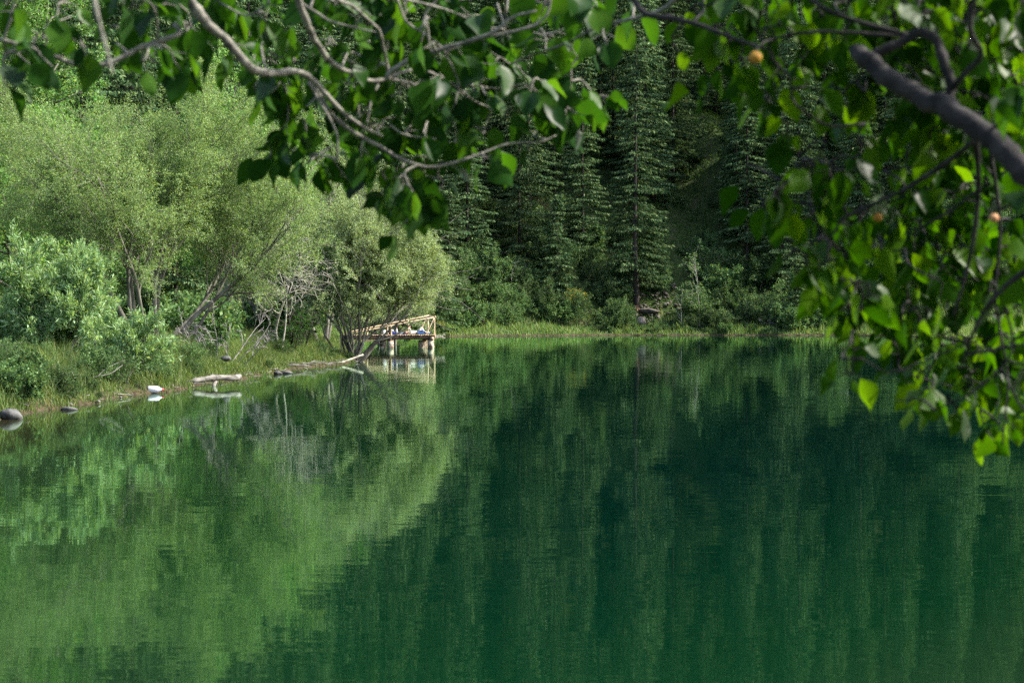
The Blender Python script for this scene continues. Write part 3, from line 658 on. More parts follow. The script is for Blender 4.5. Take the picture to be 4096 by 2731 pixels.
# ------------------------------------------------------------------ rocks, scree, logs, litter
def rock_geo(seed, s, flat=0.7):
    import bmesh
    bm = bmesh.new(); bmesh.ops.create_icosphere(bm, subdivisions=3, radius=1.0)
    r = np.random.default_rng(seed); k = r.normal(size=(6, 3))*1.6; ph = r.random(6)*6
    pl = nrm(r.normal(size=(9, 3))); pd = 0.62+0.25*r.random(9)
    V = np.array([v.co[:] for v in bm.verts])
    for nn_, dd in zip(pl, pd):
        ov = np.maximum(V@nn_-dd, 0); V = V-ov[:, None]*nn_*0.9
    V = V*(1+0.06*np.sin(V@k.T+ph).sum(1)[:, None]/2)
    fs = np.array([[v.index for v in f.verts] for f in bm.faces]); bm.free()
    g = Geo(); g.add(V*np.array(s)*np.array([1, 1, flat]), fs); return g
def rock(label, px, D, s, seed, mat='rock', dz=0.0, z=None, group=None):
    x, y, zz = ground_at(px, D)
    o = rock_geo(seed, s).build('rock', M[mat]); o.location = (x, y, (zz if z is None else z)+dz)
    return tag(o, label, 'rock', group)
rock('grey boulder at the left picture edge among the grass', 10, 50.5, (0.34, 0.3, 0.36), 1, dz=0.12)
rock('dark rounded stone half in the water at the left edge', 45, wl(45, 1676)[1], (0.22, 0.2, 0.2), 2, z=0.06)
rock('small flat stone at the water edge right of the dark rounded stone', 275, wl(275, 1640)[1], (0.16, 0.13, 0.08), 3, z=0.02)
rock('pale stone at the tip of the grassy bank, left of the dock willow', 1112, wl(1112, 1497)[1], (0.16, 0.14, 0.12), 4, z=0.03)
rock('dark stone touching the pale stone at the tip of the bank', 1142, wl(1142, 1494)[1], (0.2, 0.15, 0.10), 5, z=0.03)
rock('pale stone lying in the grass above the driftwood log', 905, 60.5, (0.16, 0.14, 0.14), 6, dz=0.3)
g = Geo(); r = np.random.default_rng(55)
X, Y, Z, d = scatter(r, 60000, -16, -4, 24, 90, lambda X, Y, d: (height(X, Y) > -0.06) & (height(X, Y) < 0.16) & (d < 1.2))
for i in range(min(110, len(X))):
    if r.random() < 0.45:
        rg = rock_geo(500+i % 40, (0.025+0.06*r.random()**2,)*3, 0.6); g.add(np.concatenate(rg.v)+np.array([X[i], Y[i], Z[i]+.01]), *[f for f in rg.f])
    else:
        dd_ = nrm(np.array([r.normal(), r.normal(), .15*r.normal()]))*(.1+.25*r.random()); p = np.array([X[i], Y[i], Z[i]+.025]); tube(g, [p-dd_, p+r.normal(size=3)*.02, p+dd_], .006+.006*r.random(), 4)
tag(g.build('bank_litter', M['drift']), 'twigs and small stones littering the muddy waterline', 'litter', kind='stuff')
# scree scar on the far shore
g = Geo(); r = np.random.default_rng(12)
for i in range(120):
    px = 2610+r.normal()*58; D = 231.5+r.random()*4.5+abs(px-2590)*0.012; x, y, z = ground_at(px, D)
    rg = rock_geo(200+i, (0.10+0.26*r.random()**3,)*3, 0.7)
    A_ = np.array(Matrix.Rotation(r.random()*6.28, 3, 'Z')@Matrix.Rotation(r.normal()*.7, 3, 'X')); g.add(np.concatenate(rg.v)@A_.T+np.array([x, y, z+0.30+.15*r.random()]), *[f for f in rg.f])
tag(g.build('scree', M['scree']), 'patch of pale loose stones under the tall spruce', 'stones', kind='stuff')
g = rock_geo(400, (1.3, 1.0, 0.5), 0.75); o = g.build('outcrop', M['scree']); o.location = ground_at(2600, 233.4, 0.35); tag(o, 'pale eroded earth outcrop below the tall spruce roots', 'rock')
g = rock_geo(401, (0.62, 0.5, 0.85), 0.8); o = g.build('rock', M['rock']); o.location = ground_at(2562, 231.0, 0.75); tag(o, 'upright pale boulder below the scree on the far shore', 'rock')
# exposed root of tall spruce
g = Geo(); bx, by, bz = ground_at(2545, 234, 0)
for k_, (dx, dz_) in enumerate([(-1.0, -0.8), (0.7, -1.0), (-0.4, -1.3), (0.2, -1.1)]):
    tube(g, catmull([(bx, by, bz+1.6), (bx+dx*0.1, by-0.2, bz+0.6), (bx+dx*0.6, by-0.7, bz+0.1+dz_*0.3), (bx+dx, by-1.3, bz+dz_)], 5), np.linspace(0.17, 0.05, 16), 6)
M['root'] = solid_mat('reddish_root', (0.10, 0.05, 0.03), (0.24, 0.14, 0.09), 4)
tag(g.build('tree_root', M['root']), 'reddish exposed roots above the pale scree', 'root')
# brush pile at right
g = Geo(); c = np.array(ground_at(3340, 233, 2.2))
for i in range(60):
    p = c+r.normal(size=3)*np.array([0.9, 0.4, 0.2]); d_ = nrm(r.normal(size=3)*np.array([1, .4, .35])+np.array([.5, 0, .3]))
    tube(g, [p-d_*0.8, p+r.normal(size=3)*.05, p+d_*0.8], 0.03+0.03*r.random(), 4)
tag(g.build('brush_pile', M['pale_bark']), 'heap of split pale wood behind the right-hand leaves', 'wood pile')
g = Geo(); c = np.array(ground_at(3495, 228.5, 0.7)); tube(g, [c+(-0.8, 0, 0.5), c, c+(0.9, 0, -0.55)], [0.05, 0.07, 0.08], 7)
tag(g.build('leaning_log', M['pale_bark']), 'bleached thin trunk leaning on the far bank at right', 'log')
# driftwood log
x0, y0 = wl(775, 1545); x1, y1 = wl(960, 1522)
y1 = y0+1.0; x1 = (960-2048)/F*y1
g = Geo(); P = catmull([(x0-.05, y0-.25, 0.13), (x0+.3, y0, 0.19), (x0+.62, y0+.3, 0.22), (x0+.95, y0+.5, 0.20), (x1+.02, y1-.25, 0.23)], 6)
r = np.random.default_rng(3); rad = 0.075*(1+0.12*r.normal(size=len(P))); rad[0] = 0.03; rad[1] = .05
tube(g, P, rad, 12); tube(g, [(x0+.55, y0+.35, .2), (x0+.5, y0+.1, .02), (x0+.48, y0-.05, -.2)], [.05, .05, .04], 7)
tag(g.build('driftwood_log', M['drift'], smooth=True), 'bleached driftwood log lying at the water edge', 'log')
# white bottle
def lathe(g, prof, n=16, origin=(0, 0, 0), ax=None):
    ax = np.eye(3) if ax is None else np.asarray(ax); an = np.arange(n)*2*math.pi/n
    prof = np.asarray(prof, float)
    v = np.stack([prof[:, 0][:, None]*np.cos(an), prof[:, 0][:, None]*np.sin(an), np.repeat(prof[:, 1][:, None], n, 1)], -1).reshape(-1, 3)
    m_ = len(prof); i = np.arange(m_-1)[:, None]*n; j = np.arange(n)[None]; k = (j+1) % n
    g.add(v@ax+np.asarray(origin), np.stack([i+j, i+k, i+n+k, i+n+j], -1).reshape(-1, 4))
M['white'] = plain('white_plastic', (0.80, 0.82, 0.88), 0.35, 0.92); M['red'] = plain('red_plastic', (0.5, 0.06, 0.05), 0.4)
x, y = wl(625, 1572)
ax = np.array([[0, 0.2, 1.0], [0, -1, 0.2], [1, 0.0, 0.0]]); ax = nrm(ax)
root = empty('bottle', (x-0.18, y-0.1, 0.085)); tag(root, 'white plastic bottle lying on the muddy water edge', 'bottle')
g = Geo(); lathe(g, [(0.0, 0), (.075, .0), (.085, .02), (.085, .2), (.07, .26), (.03, .31), (.025, .345)], 18, ax=ax); g.build('body', M['white'], root, smooth=True)
g = Geo(); lathe(g, [(.032, .345), (.032, .375), (0, .376)], 14, ax=ax); g.build('cap', M['red'], root)
# poles and twigs on the bank
g = Geo(); x, y = wl(1345, 1457)
a_ = at(1346, 1456, y); b_ = at(1452, 1418, y+1.0)
tube(g, catmull([a_, a_*.5+b_*.5+(0, 0, -.01), b_], 4), np.linspace(0.05, 0.035, 9), 8)
tag(g.build('fallen_branch', M['pale_bark'], smooth=True), 'pale fallen pole slanting into the water before the dock willow', 'branch')
g = Geo(); y = 45.2
tube(g, catmull([at(283, 1543, y), at(380, 1508, y+.1), at(440, 1494, y+.3), at(490, 1460, y+.5)], 5), np.linspace(0.012, 0.006, 16), 6)
tube(g, catmull([at(390, 1505, y+.1), at(430, 1470, y+.3), at(500, 1440, y+.5)], 5), np.linspace(0.007, 0.004, 11), 5)
tag(g.build('fallen_branch', M['grey_twig']), 'thin bare grey branch slanting out of the grass under the silvery bush', 'branch')
g = Geo(); y = 70.5; r = np.random.default_rng(77)
for i in range(26):
    px = 1180+r.random()*170; p = at(px, 1464-(px-1180)*0.07-r.random()*10, y+(px-1180)*0.045); d_ = nrm(np.array([1, r.normal()*.5, r.normal()*.18]))
    tube(g, [p-d_*.4, p+r.normal(size=3)*.03, p+d_*.4], 0.012, 4)
tag(g.build('twig_heap', M['willow_bark']), 'grey twigs washed against the bank left of the dock willow', 'twigs', kind='stuff')

# ------------------------------------------------------------------ the dock
th = R(20.7); U = np.array([math.cos(th), math.sin(th), 0]); V = np.array([-math.sin(th), math.cos(th), 0]); Wz = np.array([0, 0, 1.0])
AX = np.array([U, V, Wz]); DD = 127.0
O = np.array([(1741-2048)/F*DD, DD, 0])            # near right corner of deck at water level
ZD = 0.80; WID = 1.35
def dp_(s, t, z): return O-U*s+V*t+Wz*z
dock = empty('dock', tuple(dp_(3.3, .6, 0))); tag(dock, 'wooden dock on log piles with sloping peeled-pole handrails', 'dock')
DM = Matrix.Translation(Vector(dp_(3.3, .6, 0))).inverted()
def on_dock(o): o.parent = dock; o.matrix_parent_inverse = DM; return o
r = np.random.default_rng(6)
g = Geo()
for i in range(38):
    s = 0.075+i*0.148
    w_ = 0.128+0.012*r.random(); over = 0.05+0.07*r.random()
    box(g, dp_(s, WID/2-over/2+.02*r.random(), ZD-.025+.008*r.normal()), (w_, WID+over+0.08, .045+.01*r.random()), AX)
on_dock(g.build('deck', M['plank']))
for t in (0.06, WID-0.12):
    g = Geo(); P = np.array([dp_(s, t, ZD-.17) for s in np.linspace(0.02, 5.6, 9)]); tube(g, P, 0.115, 10); on_dock(g.build('beam', M['beam'], smooth=True))
g = Geo(); tube(g, [dp_(.24, -.2, ZD-.24), dp_(.24, WID+.1, ZD-.24)], .11, 12); on_dock(g.build('cross_log', M['plank'], smooth=True))
g = Geo(); tube(g, [dp_(2.95, -.12, ZD-.24), dp_(2.95, WID+.1, ZD-.24)], .10, 12); on_dock(g.build('cross_log', M['beam'], smooth=True))
for (s, t, rr) in ((.26, .02, .19), (.30, WID-.1, .20), (.66, .75, .18), (2.85, .03, .17), (2.95, WID-.1, .2), (3.2, .6, .17)):
    g = Geo(); zz = np.linspace(-2.2, ZD-.33, 9); tube(g, np.array([dp_(s+.015*math.sin(z*5), t, z) for z in zz]), rr*(1+.04*np.sin(zz*9)), 16)
    on_dock(g.build('pile', M['pile'], smooth=True))
hr = lambda s: 1.12-0.192*s
def pole(a_, b_, r0, r1, name, mat='rail'):
    g = Geo(); mid = (np.array(a_)+np.array(b_))/2+r.normal(size=3)*0.008
    tube(g, catmull([a_, mid, b_], 4), np.linspace(r0, r1, 9), 10); return on_dock(g.build(name, M[mat], smooth=True))
for s in (0.04, 2.83, 4.35): pole(dp_(s, .05, ZD-.15), dp_(s, .05, ZD+hr(s)), .052, .045, 'post')
for s in (0.04, 1.32, 2.67, 4.2): pole(dp_(s, WID-.03, ZD-.15), dp_(s, WID-.03, ZD+hr(s)+.05), .055 if s < 1 else .045, .045, 'post')
pole(dp_(-.06, .05, ZD+hr(0)-.03), dp_(5.45, .05, ZD+.07), .042, .035, 'handrail')
pole(dp_(-.04, WID-.03, ZD+hr(0)+.06), dp_(5.5, WID-.03, ZD+.09), .042, .035, 'handrail')
pole(dp_(0.0, -.04, ZD+hr(0)-.01), dp_(0.0, WID+.05, ZD+hr(0)+.03), .042, .042, 'end_rail')
pole(dp_(.08, .0, ZD+hr(0)-.1), dp_(.62, .0, ZD-.02), .04, .04, 'brace')
pole(dp_(.1, WID, ZD+hr(0)-.02), dp_(.62, WID, ZD-.02), .04, .04, 'brace')
g = Geo(); box(g, dp_(0.0, .04, ZD-.12), (.05, .10, .30), AX); on_dock(g.build('end_board', M['rail']))
# branches floating at the dock end
g = Geo()
for k_ in range(7):
    a_ = dp_(-.05-.02*k_, .1+.1*k_, .72+.04*r.normal()); tube(g, catmull([a_, a_+U*.3+Wz*.09*r.normal(), a_+U*(.5+.25*r.random())+Wz*.12*r.normal()], 4), .013, 5)
tag(g.build('driftwood_twigs', M['pale_bark']), 'bleached twigs sticking out from the end of the dock', 'branches')

# ------------------------------------------------------------------ people on the dock
def skin_body(name, nodes, edges, mat, parent, root_i=0):
    """nodes: list of (s, t, z, radius) in dock coordinates."""
    me = bpy.data.meshes.new(name)
    inv = np.array(parent.location)
    me.from_pydata([tuple(dp_(n[0], n[1], ZD+n[2])-inv) for n in nodes], edges, [])
    o = bpy.data.objects.new(name, me); COL.objects.link(o); o.parent = parent
    md = o.modifiers.new('skin', 'SKIN'); md.use_smooth_shade = True
    for i, n in enumerate(nodes):
        rr = n[3]; me.skin_vertices[0].data[i].radius = (rr, rr*(n[4] if len(n) > 4 else 1))
        me.skin_vertices[0].data[i].use_root = (i == root_i)
    sb = o.modifiers.new('sub', 'SUBSURF'); sb.levels = 2; sb.render_levels = 2
    me.materials.append(mat); return o
M['skin'] = plain('skin', (0.62, 0.36, 0.26), 0.6, 0.9); M['shirt'] = plain('white_shirt', (0.78, 0.77, 0.74), 0.85, 0.9)
M['jeans'] = plain('blue_jeans', (0.045, 0.10, 0.26), 0.9, 0.7, 30); M['shoe'] = plain('dark_shoe', (0.03, 0.03, 0.035), 0.7)
M['hair'] = plain('dark_hair', (0.03, 0.018, 0.012), 0.6); M['hair2'] = plain('auburn_hair', (0.16, 0.06, 0.03), 0.6)
M['trousers'] = plain('pale_trousers', (0.70, 0.66, 0.60), 0.9, 0.88)
def head(parent, s, t, z, face_dir, hairm, rh=0.095):
    """head lying on its back: crown of head towards +s (left), face up"""
    inv = np.array(parent.location); c = dp_(s, t, ZD+z)-inv
    up = nrm(np.array(face_dir, float)); top = nrm(-U-0*up); top = nrm(top-up*np.dot(top, up)); sd3 = np.cross(top, up)
    import bmesh
    bm = bmesh.new(); bmesh.ops.create_uvsphere(bm, u_segments=20, v_segments=14, radius=1)
    Vv = np.array([v.co[:] for v in bm.verts]); fs4 = [[v.index for v in f.verts] for f in bm.faces]; bm.free()
    x_, y_, z_ = Vv[:, 0].copy(), Vv[:, 1].copy(), Vv[:, 2].copy()      # x side, y face-forward, z crown
    w = np.where(z_ < 0, 1-0.28*(-z_), 1)
    X_ = x_*0.078*w; Y_ = y_*0.095*np.where(z_ < 0, 1-.12*(-z_), 1); Z_ = z_*0.118
    nose = np.exp(-((x_/.16)**2+((z_+.12)/.22)**2))*(y_ > 0); Y_ += nose*0.026
    eye = (np.exp(-(((np.abs(x_)-.36)/.14)**2+((z_-.05)/.11)**2)))*(y_ > 0); Y_ -= eye*0.010
    mouth = np.exp(-((x_/.3)**2+((z_+.48)/.07)**2))*(y_ > 0); Y_ += mouth*0.006
    P = X_[:, None]*sd3+Y_[:, None]*up+Z_[:, None]*top
    g = Geo(); tri = np.array([f for f in fs4 if len(f) == 3]); qd = np.array([f for f in fs4 if len(f) == 4])
    g.add(P+c, tri, qd)
    for sg in (-1, 1):
        ec = c+sd3*0.078*sg; tube(g, [ec-top*.03, ec+sd3*.012*sg, ec+top*.03], [.012, .016, .01], 7)
    tube(g, [c-top*.10, c-top*.19-up*.01], [.055, .06], 10)
    g.build('head', M['skin'], parent, smooth=True)
    g = Geo()
    k = (y_ < 0.25) | (z_ > 0.62); Q = P*1.09-up*.006+top*.006
    keep = lambda f: all(k[i] for i in f)
    tri2 = np.array([f for f in fs4 if len(f) == 3 and keep(f)]); qd2 = np.array([f for f in fs4 if len(f) == 4 and keep(f)])
    fsx = [q for q in (tri2, qd2) if len(q)]
    g.add(Q+c, *fsx)
    for i in range(26):
        a0 = c+top*(.06+.05*np.random.rand())-up*.05*np.random.rand()+sd3*(np.random.rand()-.5)*.14
        tube(g, [a0, a0+top*.05-up*.03, a0+top*.09-up*.07+sd3*(np.random.rand()-.5)*.08], [.014, .012, .005], 5)
    g.build('hair', hairm, parent, smooth=True)
def hand(parent, wrist, d, mat):
    """wrist world-minus-parent point, d direction of fingers"""
    d = nrm(d); sde = nrm(np.cross(d, V+0.01)); nrm_ = np.cross(sde, d); g = Geo()
    tube(g, [wrist, wrist+d*.03, wrist+d*.085], [.027, .036, .036], 8)
    for i, (off, ln) in enumerate(((-.030, .062), (-.010, .076), (.011, .072), (.031, .055))):
        a0 = wrist+d*.080+sde*off; tube(g, [a0, a0+d*ln*.5+nrm_*.004, a0+d*ln*.8+nrm_*.018, a0+d*ln*.9+nrm_*.034], [.0095, .009, .008, .006], 6)
    a0 = wrist+d*.025-sde*.032; tube(g, [a0, a0+d*.03-sde*.025, a0+d*.055-sde*.035+nrm_*.01], [.012, .0105, .008], 6)
    g.build('hand', mat, parent, smooth=True)
s_of = lambda px: (1741-px)/60.8
np.random.seed(4)
# front person: lying on the back, head left, arm raised, one leg folded, one stretched to the right
p1 = empty('person', tuple(dp_(s_of(1680), .38, ZD))); tag(p1, 'person in white shirt and blue jeans lying on the dock with one arm raised', 'person', 'people lying on the dock')
t0 = 0.34
def S(px, extra=0): return s_of(px)
skin_body('body', [(S(1681), t0, .12, .12, .8), (S(1668), t0, .13, .13, .85), (S(1656), t0, .14, .14, .85), (S(1648), t0, .14, .11, .85), (S(1641), t0, .13, .05),
                   (S(1650), t0-.17, .14, .055), (S(1646), t0-.2, .29, .042), (S(1641.5), t0-.17, .44, .03), (S(1650), t0+.18, .12, .055), (S(1660), t0+.26, .06, .042), (S(1671), t0+.2, .10, .032)],
          [(0, 1), (1, 2), (2, 3), (3, 4), (3, 5), (5, 6), (6, 7), (3, 8), (8, 9), (9, 10)], M['shirt'], p1)
skin_body('jeans', [(S(1680), t0, .13, .13, .85), (S(1683), t0-.09, .15, .105), (S(1696), t0-.18, .21, .085), (S(1704), t0-.20, .14, .07), (S(1690), t0-.24, .08, .058), (S(1674), t0-.24, .07, .048),
                    (S(1684), t0+.09, .14, .10), (S(1704), t0+.10, .15, .078), (S(1716), t0+.08, .10, .06), (S(1727), t0+.06, .08, .05)],
          [(0, 1), (1, 2), (2, 3), (3, 4), (4, 5), (0, 6), (6, 7), (7, 8), (8, 9)], M['jeans'], p1)
skin_body('shoe', [(S(1674), t0-.24, .07, .045), (S(1669), t0-.24, .09, .05), (S(1666.5), t0-.24, .17, .038), (S(1666), t0-.24, .22, .03)], [(0, 1), (1, 2), (2, 3)], M['shoe'], p1)
skin_body('shoe', [(S(1726), t0+.06, .08, .05), (S(1731), t0+.06, .07, .055), (S(1733), t0+.05, .15, .042), (S(1734), t0+.04, .24, .035)], [(0, 1), (1, 2), (2, 3)], M['shoe'], p1)
head(p1, S(1632.5), t0, .14, (0.25, -0.35, 1), M['hair2'])
hand(p1, dp_(S(1641.3), t0-.17, ZD+.44)-np.array(p1.location), -U*-.4+Wz*.5, M['skin'])
hand(p1, dp_(S(1671), t0+.2, ZD+.10)-np.array(p1.location), U, M['skin'])
# rear person: lying beside, knees raised
p2 = empty('person', tuple(dp_(s_of(1690), .95, ZD))); tag(p2, 'person in pale clothes lying behind the first, one knee raised', 'person', 'people lying on the dock')
t1 = 0.93; off = 14
def S2(px): return s_of(px+off)
skin_body('body', [(S2(1683), t1, .13, .13, .85), (S2(1674), t1, .15, .13, .85), (S2(1668), t1, .16, .12, .85), (S2(1664), t1, .15, .055), (S2(1670), t1-.2, .15, .055), (S2(1680), t1-.24, .09, .042), (S2(1690), t1-.14, .2, .035),
                   (S2(1670), t1+.2, .15, .055), (S2(1680), t1+.25, .08, .042), (S2(1692), t1+.22, .07, .034)],
          [(0, 1), (1, 2), (2, 3), (2, 4), (4, 5), (5, 6), (2, 7), (7, 8), (8, 9)], M['shirt'], p2)
skin_body('trousers', [(S2(1684), t1, .14, .13, .85), (S2(1682), t1-.1, .18, .10), (S2(1684), t1-.1, .38, .08), (S2(1690), t1-.1, .42, .075), (S2(1697), t1-.1, .24, .062), (S2(1702), t1-.1, .08, .05),
                       (S2(1688), t1+.1, .15, .10), (S2(1706), t1+.12, .14, .08), (S2(1726), t1+.12, .10, .05)],
          [(0, 1), (1, 2), (2, 3), (3, 4), (4, 5), (0, 6), (6, 7), (7, 8)], M['trousers'], p2)
skin_body('shoe', [(S2(1702), t1-.1, .07, .048), (S2(1706), t1-.1, .05, .048), (S2(1713), t1-.1, .045, .038)], [(0, 1), (1, 2)], M['trousers'], p2)
skin_body('shoe', [(S2(1725), t1+.12, .08, .048), (S2(1729), t1+.12, .08, .05), (S2(1731), t1+.12, .16, .04), (S2(1731), t1+.12, .22, .03)], [(0, 1), (1, 2), (2, 3)], M['trousers'], p2)
head(p2, S2(1656), t1, .17, (0.3, -0.3, 1), M['hair'])
hand(p2, dp_(S2(1690), t1-.14, ZD+.2)-np.array(p2.location), U+Wz*.1, M['skin'])
hand(p2, dp_(S2(1692), t1+.22, ZD+.07)-np.array(p2.location), U, M['skin'])

# ------------------------------------------------------------------ things on the dock
M['blue'] = plain('blue_cloth', (0.02, 0.06, 0.45), 0.7); M['navy'] = plain('navy_cloth', (0.02, 0.03, 0.08), 0.8); M['paper'] = plain('white_paper', (0.8, 0.8, 0.8), 0.8, 0.93)
M['greycloth'] = plain('grey_cloth', (0.30, 0.33, 0.38), 0.9, 0.6, 10); M['orange'] = plain('orange_plastic', (0.75, 0.16, 0.04), 0.4); M['green'] = plain('green_glass', (0.05, 0.30, 0.07), 0.15)
M['clear'] = plain('clear_plastic', (0.62, 0.68, 0.68), 0.15); M['pink'] = plain('pinkish_plastic', (0.72, 0.40, 0.32), 0.5)
def bag(name, label, px, t, wdt, hgt, dep, mat, seed, cat):
    r = np.random.default_rng(seed); g = Geo(); n = 14
    prof = [(0.0, 0), (.9, .0), (1.0, .08), (.97, .5), (.92, .85), (.75, .97), (.0, 1.0)]
    an = np.arange(n)*2*math.pi/n
    sq = np.maximum(np.abs(np.cos(an)), np.abs(np.sin(an)))**-.8
    v = []
    for rr, z in prof:
        for a0, q in zip(an, sq): v.append(U*math.cos(a0)*rr*wdt/2*q*(1+.05*r.normal())+V*math.sin(a0)*rr*dep/2*q*(1+.05*r.normal())+Wz*(z*hgt*(1+.04*r.normal()*(z > .1))))
    m_ = len(prof); i = np.arange(m_-1)[:, None]*n; j = np.arange(n)[None]; k = (j+1) % n
    g.add(np.array(v), np.stack([i+j, i+k, i+n+k, i+n+j], -1).reshape(-1, 4))
    o = g.build(name, mat, smooth=False); o.location = dp_(s_of(px), t, ZD+.003); tag(o, label, cat); return o
bag('paper_bag', 'square white carrier bag standing beside the dock post', 1549.5, .35, .23, .28, .16, M['paper'], 1, 'bag')
def bottle(label, px, t, h, rad, mb, mc, lean=0.0):
    root = empty('bottle', tuple(dp_(s_of(px), t, ZD+.003))); root.rotation_euler = (0, lean, 0); tag(root, label, 'bottle')
    g = Geo(); lathe(g, [(0, 0), (rad, 0), (rad, h*.62), (rad*.9, h*.72), (rad*.42, h*.86), (rad*.38, h*.92)], 14); g.build('body', mb, root, smooth=True)
    g = Geo(); lathe(g, [(rad*.45, h*.915), (rad*.45, h), (0, h+.001)], 12); g.build('cap', mc, root)
    return root
bottle('green drink bottle next to the white bag on the dock', 1558.5, .3, .19, .032, M['green'], M['green'])
bottle('small pinkish bottle at the foot of the dock post', 1565, .45, .13, .034, M['pink'], M['pink'])
bottle('tall clear bottle with an orange cap on the dock', 1604, .8, .42, .06, M['clear'], M['orange'], .06)
bp_ = bag('backpack', 'slumped navy and bright blue backpack on the dock', 1581, .45, .32, .22, .2, M['navy'], 2, 'backpack')
g = Geo(); box(g, np.array(-V*.12+U*.05+Wz*.10), (.13, .05, .15), AX); o = g.build('front_pocket', M['blue'], bp_); o['label'] = 'bright blue front pocket'
g = Geo(); lathe(g, [(0, 0), (.055, 0), (.06, .05), (.045, .1), (0, .12)], 12, origin=U*.02+Wz*.20); g.build('top_flap', M['paper'], bp_)
bag('clothes_pile', 'rumpled grey clothes heaped beside the lying head', 1611, .5, .55, .16, .4, M['greycloth'], 3, 'clothes')
bag('clothes_pile', 'dark jacket bunched under the head of the front person', 1626, .34, .26, .075, .36, M['navy'], 4, 'clothes')

# ------------------------------------------------------------------ foreground trees
def leaf_blade(g, base, d, n, L, Wd, r, fold, bend):
    """an ovate, pointed leaf of 2 x 6 quads bent along its midrib"""
    d = nrm(d); s = nrm(np.cross(d, n)); n = np.cross(s, d)
    t = np.linspace(0, 1, 7); w = np.array([0.0, 0.62, 0.97, 1.0, 0.80, 0.42, 0.0])*Wd/2
    tip = (t**2)*bend
    mid = base+d*(t*L)[:, None]*1.0-n*(tip*L)[:, None]
    wav = 0.06*np.sin(t*9+r.random()*6)*Wd
    lf = mid+s*w[:, None]+n*(w*fold+wav)[:, None]; rt = mid-s*w[:, None]+n*(w*fold-wav)[:, None]
    v = np.stack([lf, mid, rt], 1).reshape(-1, 3); q = []
    for i in range(6):
        a0 = i*3; q += [[a0, a0+1, a0+4, a0+3], [a0+1, a0+2, a0+5, a0+4]]
    g.add(v, np.array(q))
def limb(specs, r):
    """list of (pixel points, d0, d1, width0 px, width1 px) -> list of 3-D polylines with radii"""
    out = []
    for pts, d0, d1, w0, w1 in specs:
        w0 *= 0.88; w1 *= 0.85
        n = len(pts); P = np.array([at(x, y, d0+(d1-d0)*i/(n-1)) for i, (x, y) in enumerate(pts)])
        C_ = catmull(P, 5); k = len(C_); rad = np.linspace(w0/2/F*d0, w1/2/F*d1, k)
        C_ = C_+r.normal(size=C_.shape)*rad[:, None]*0.08
        kn = 1+0.07*r.normal(size=k); out.append((C_, rad*kn))
    return out
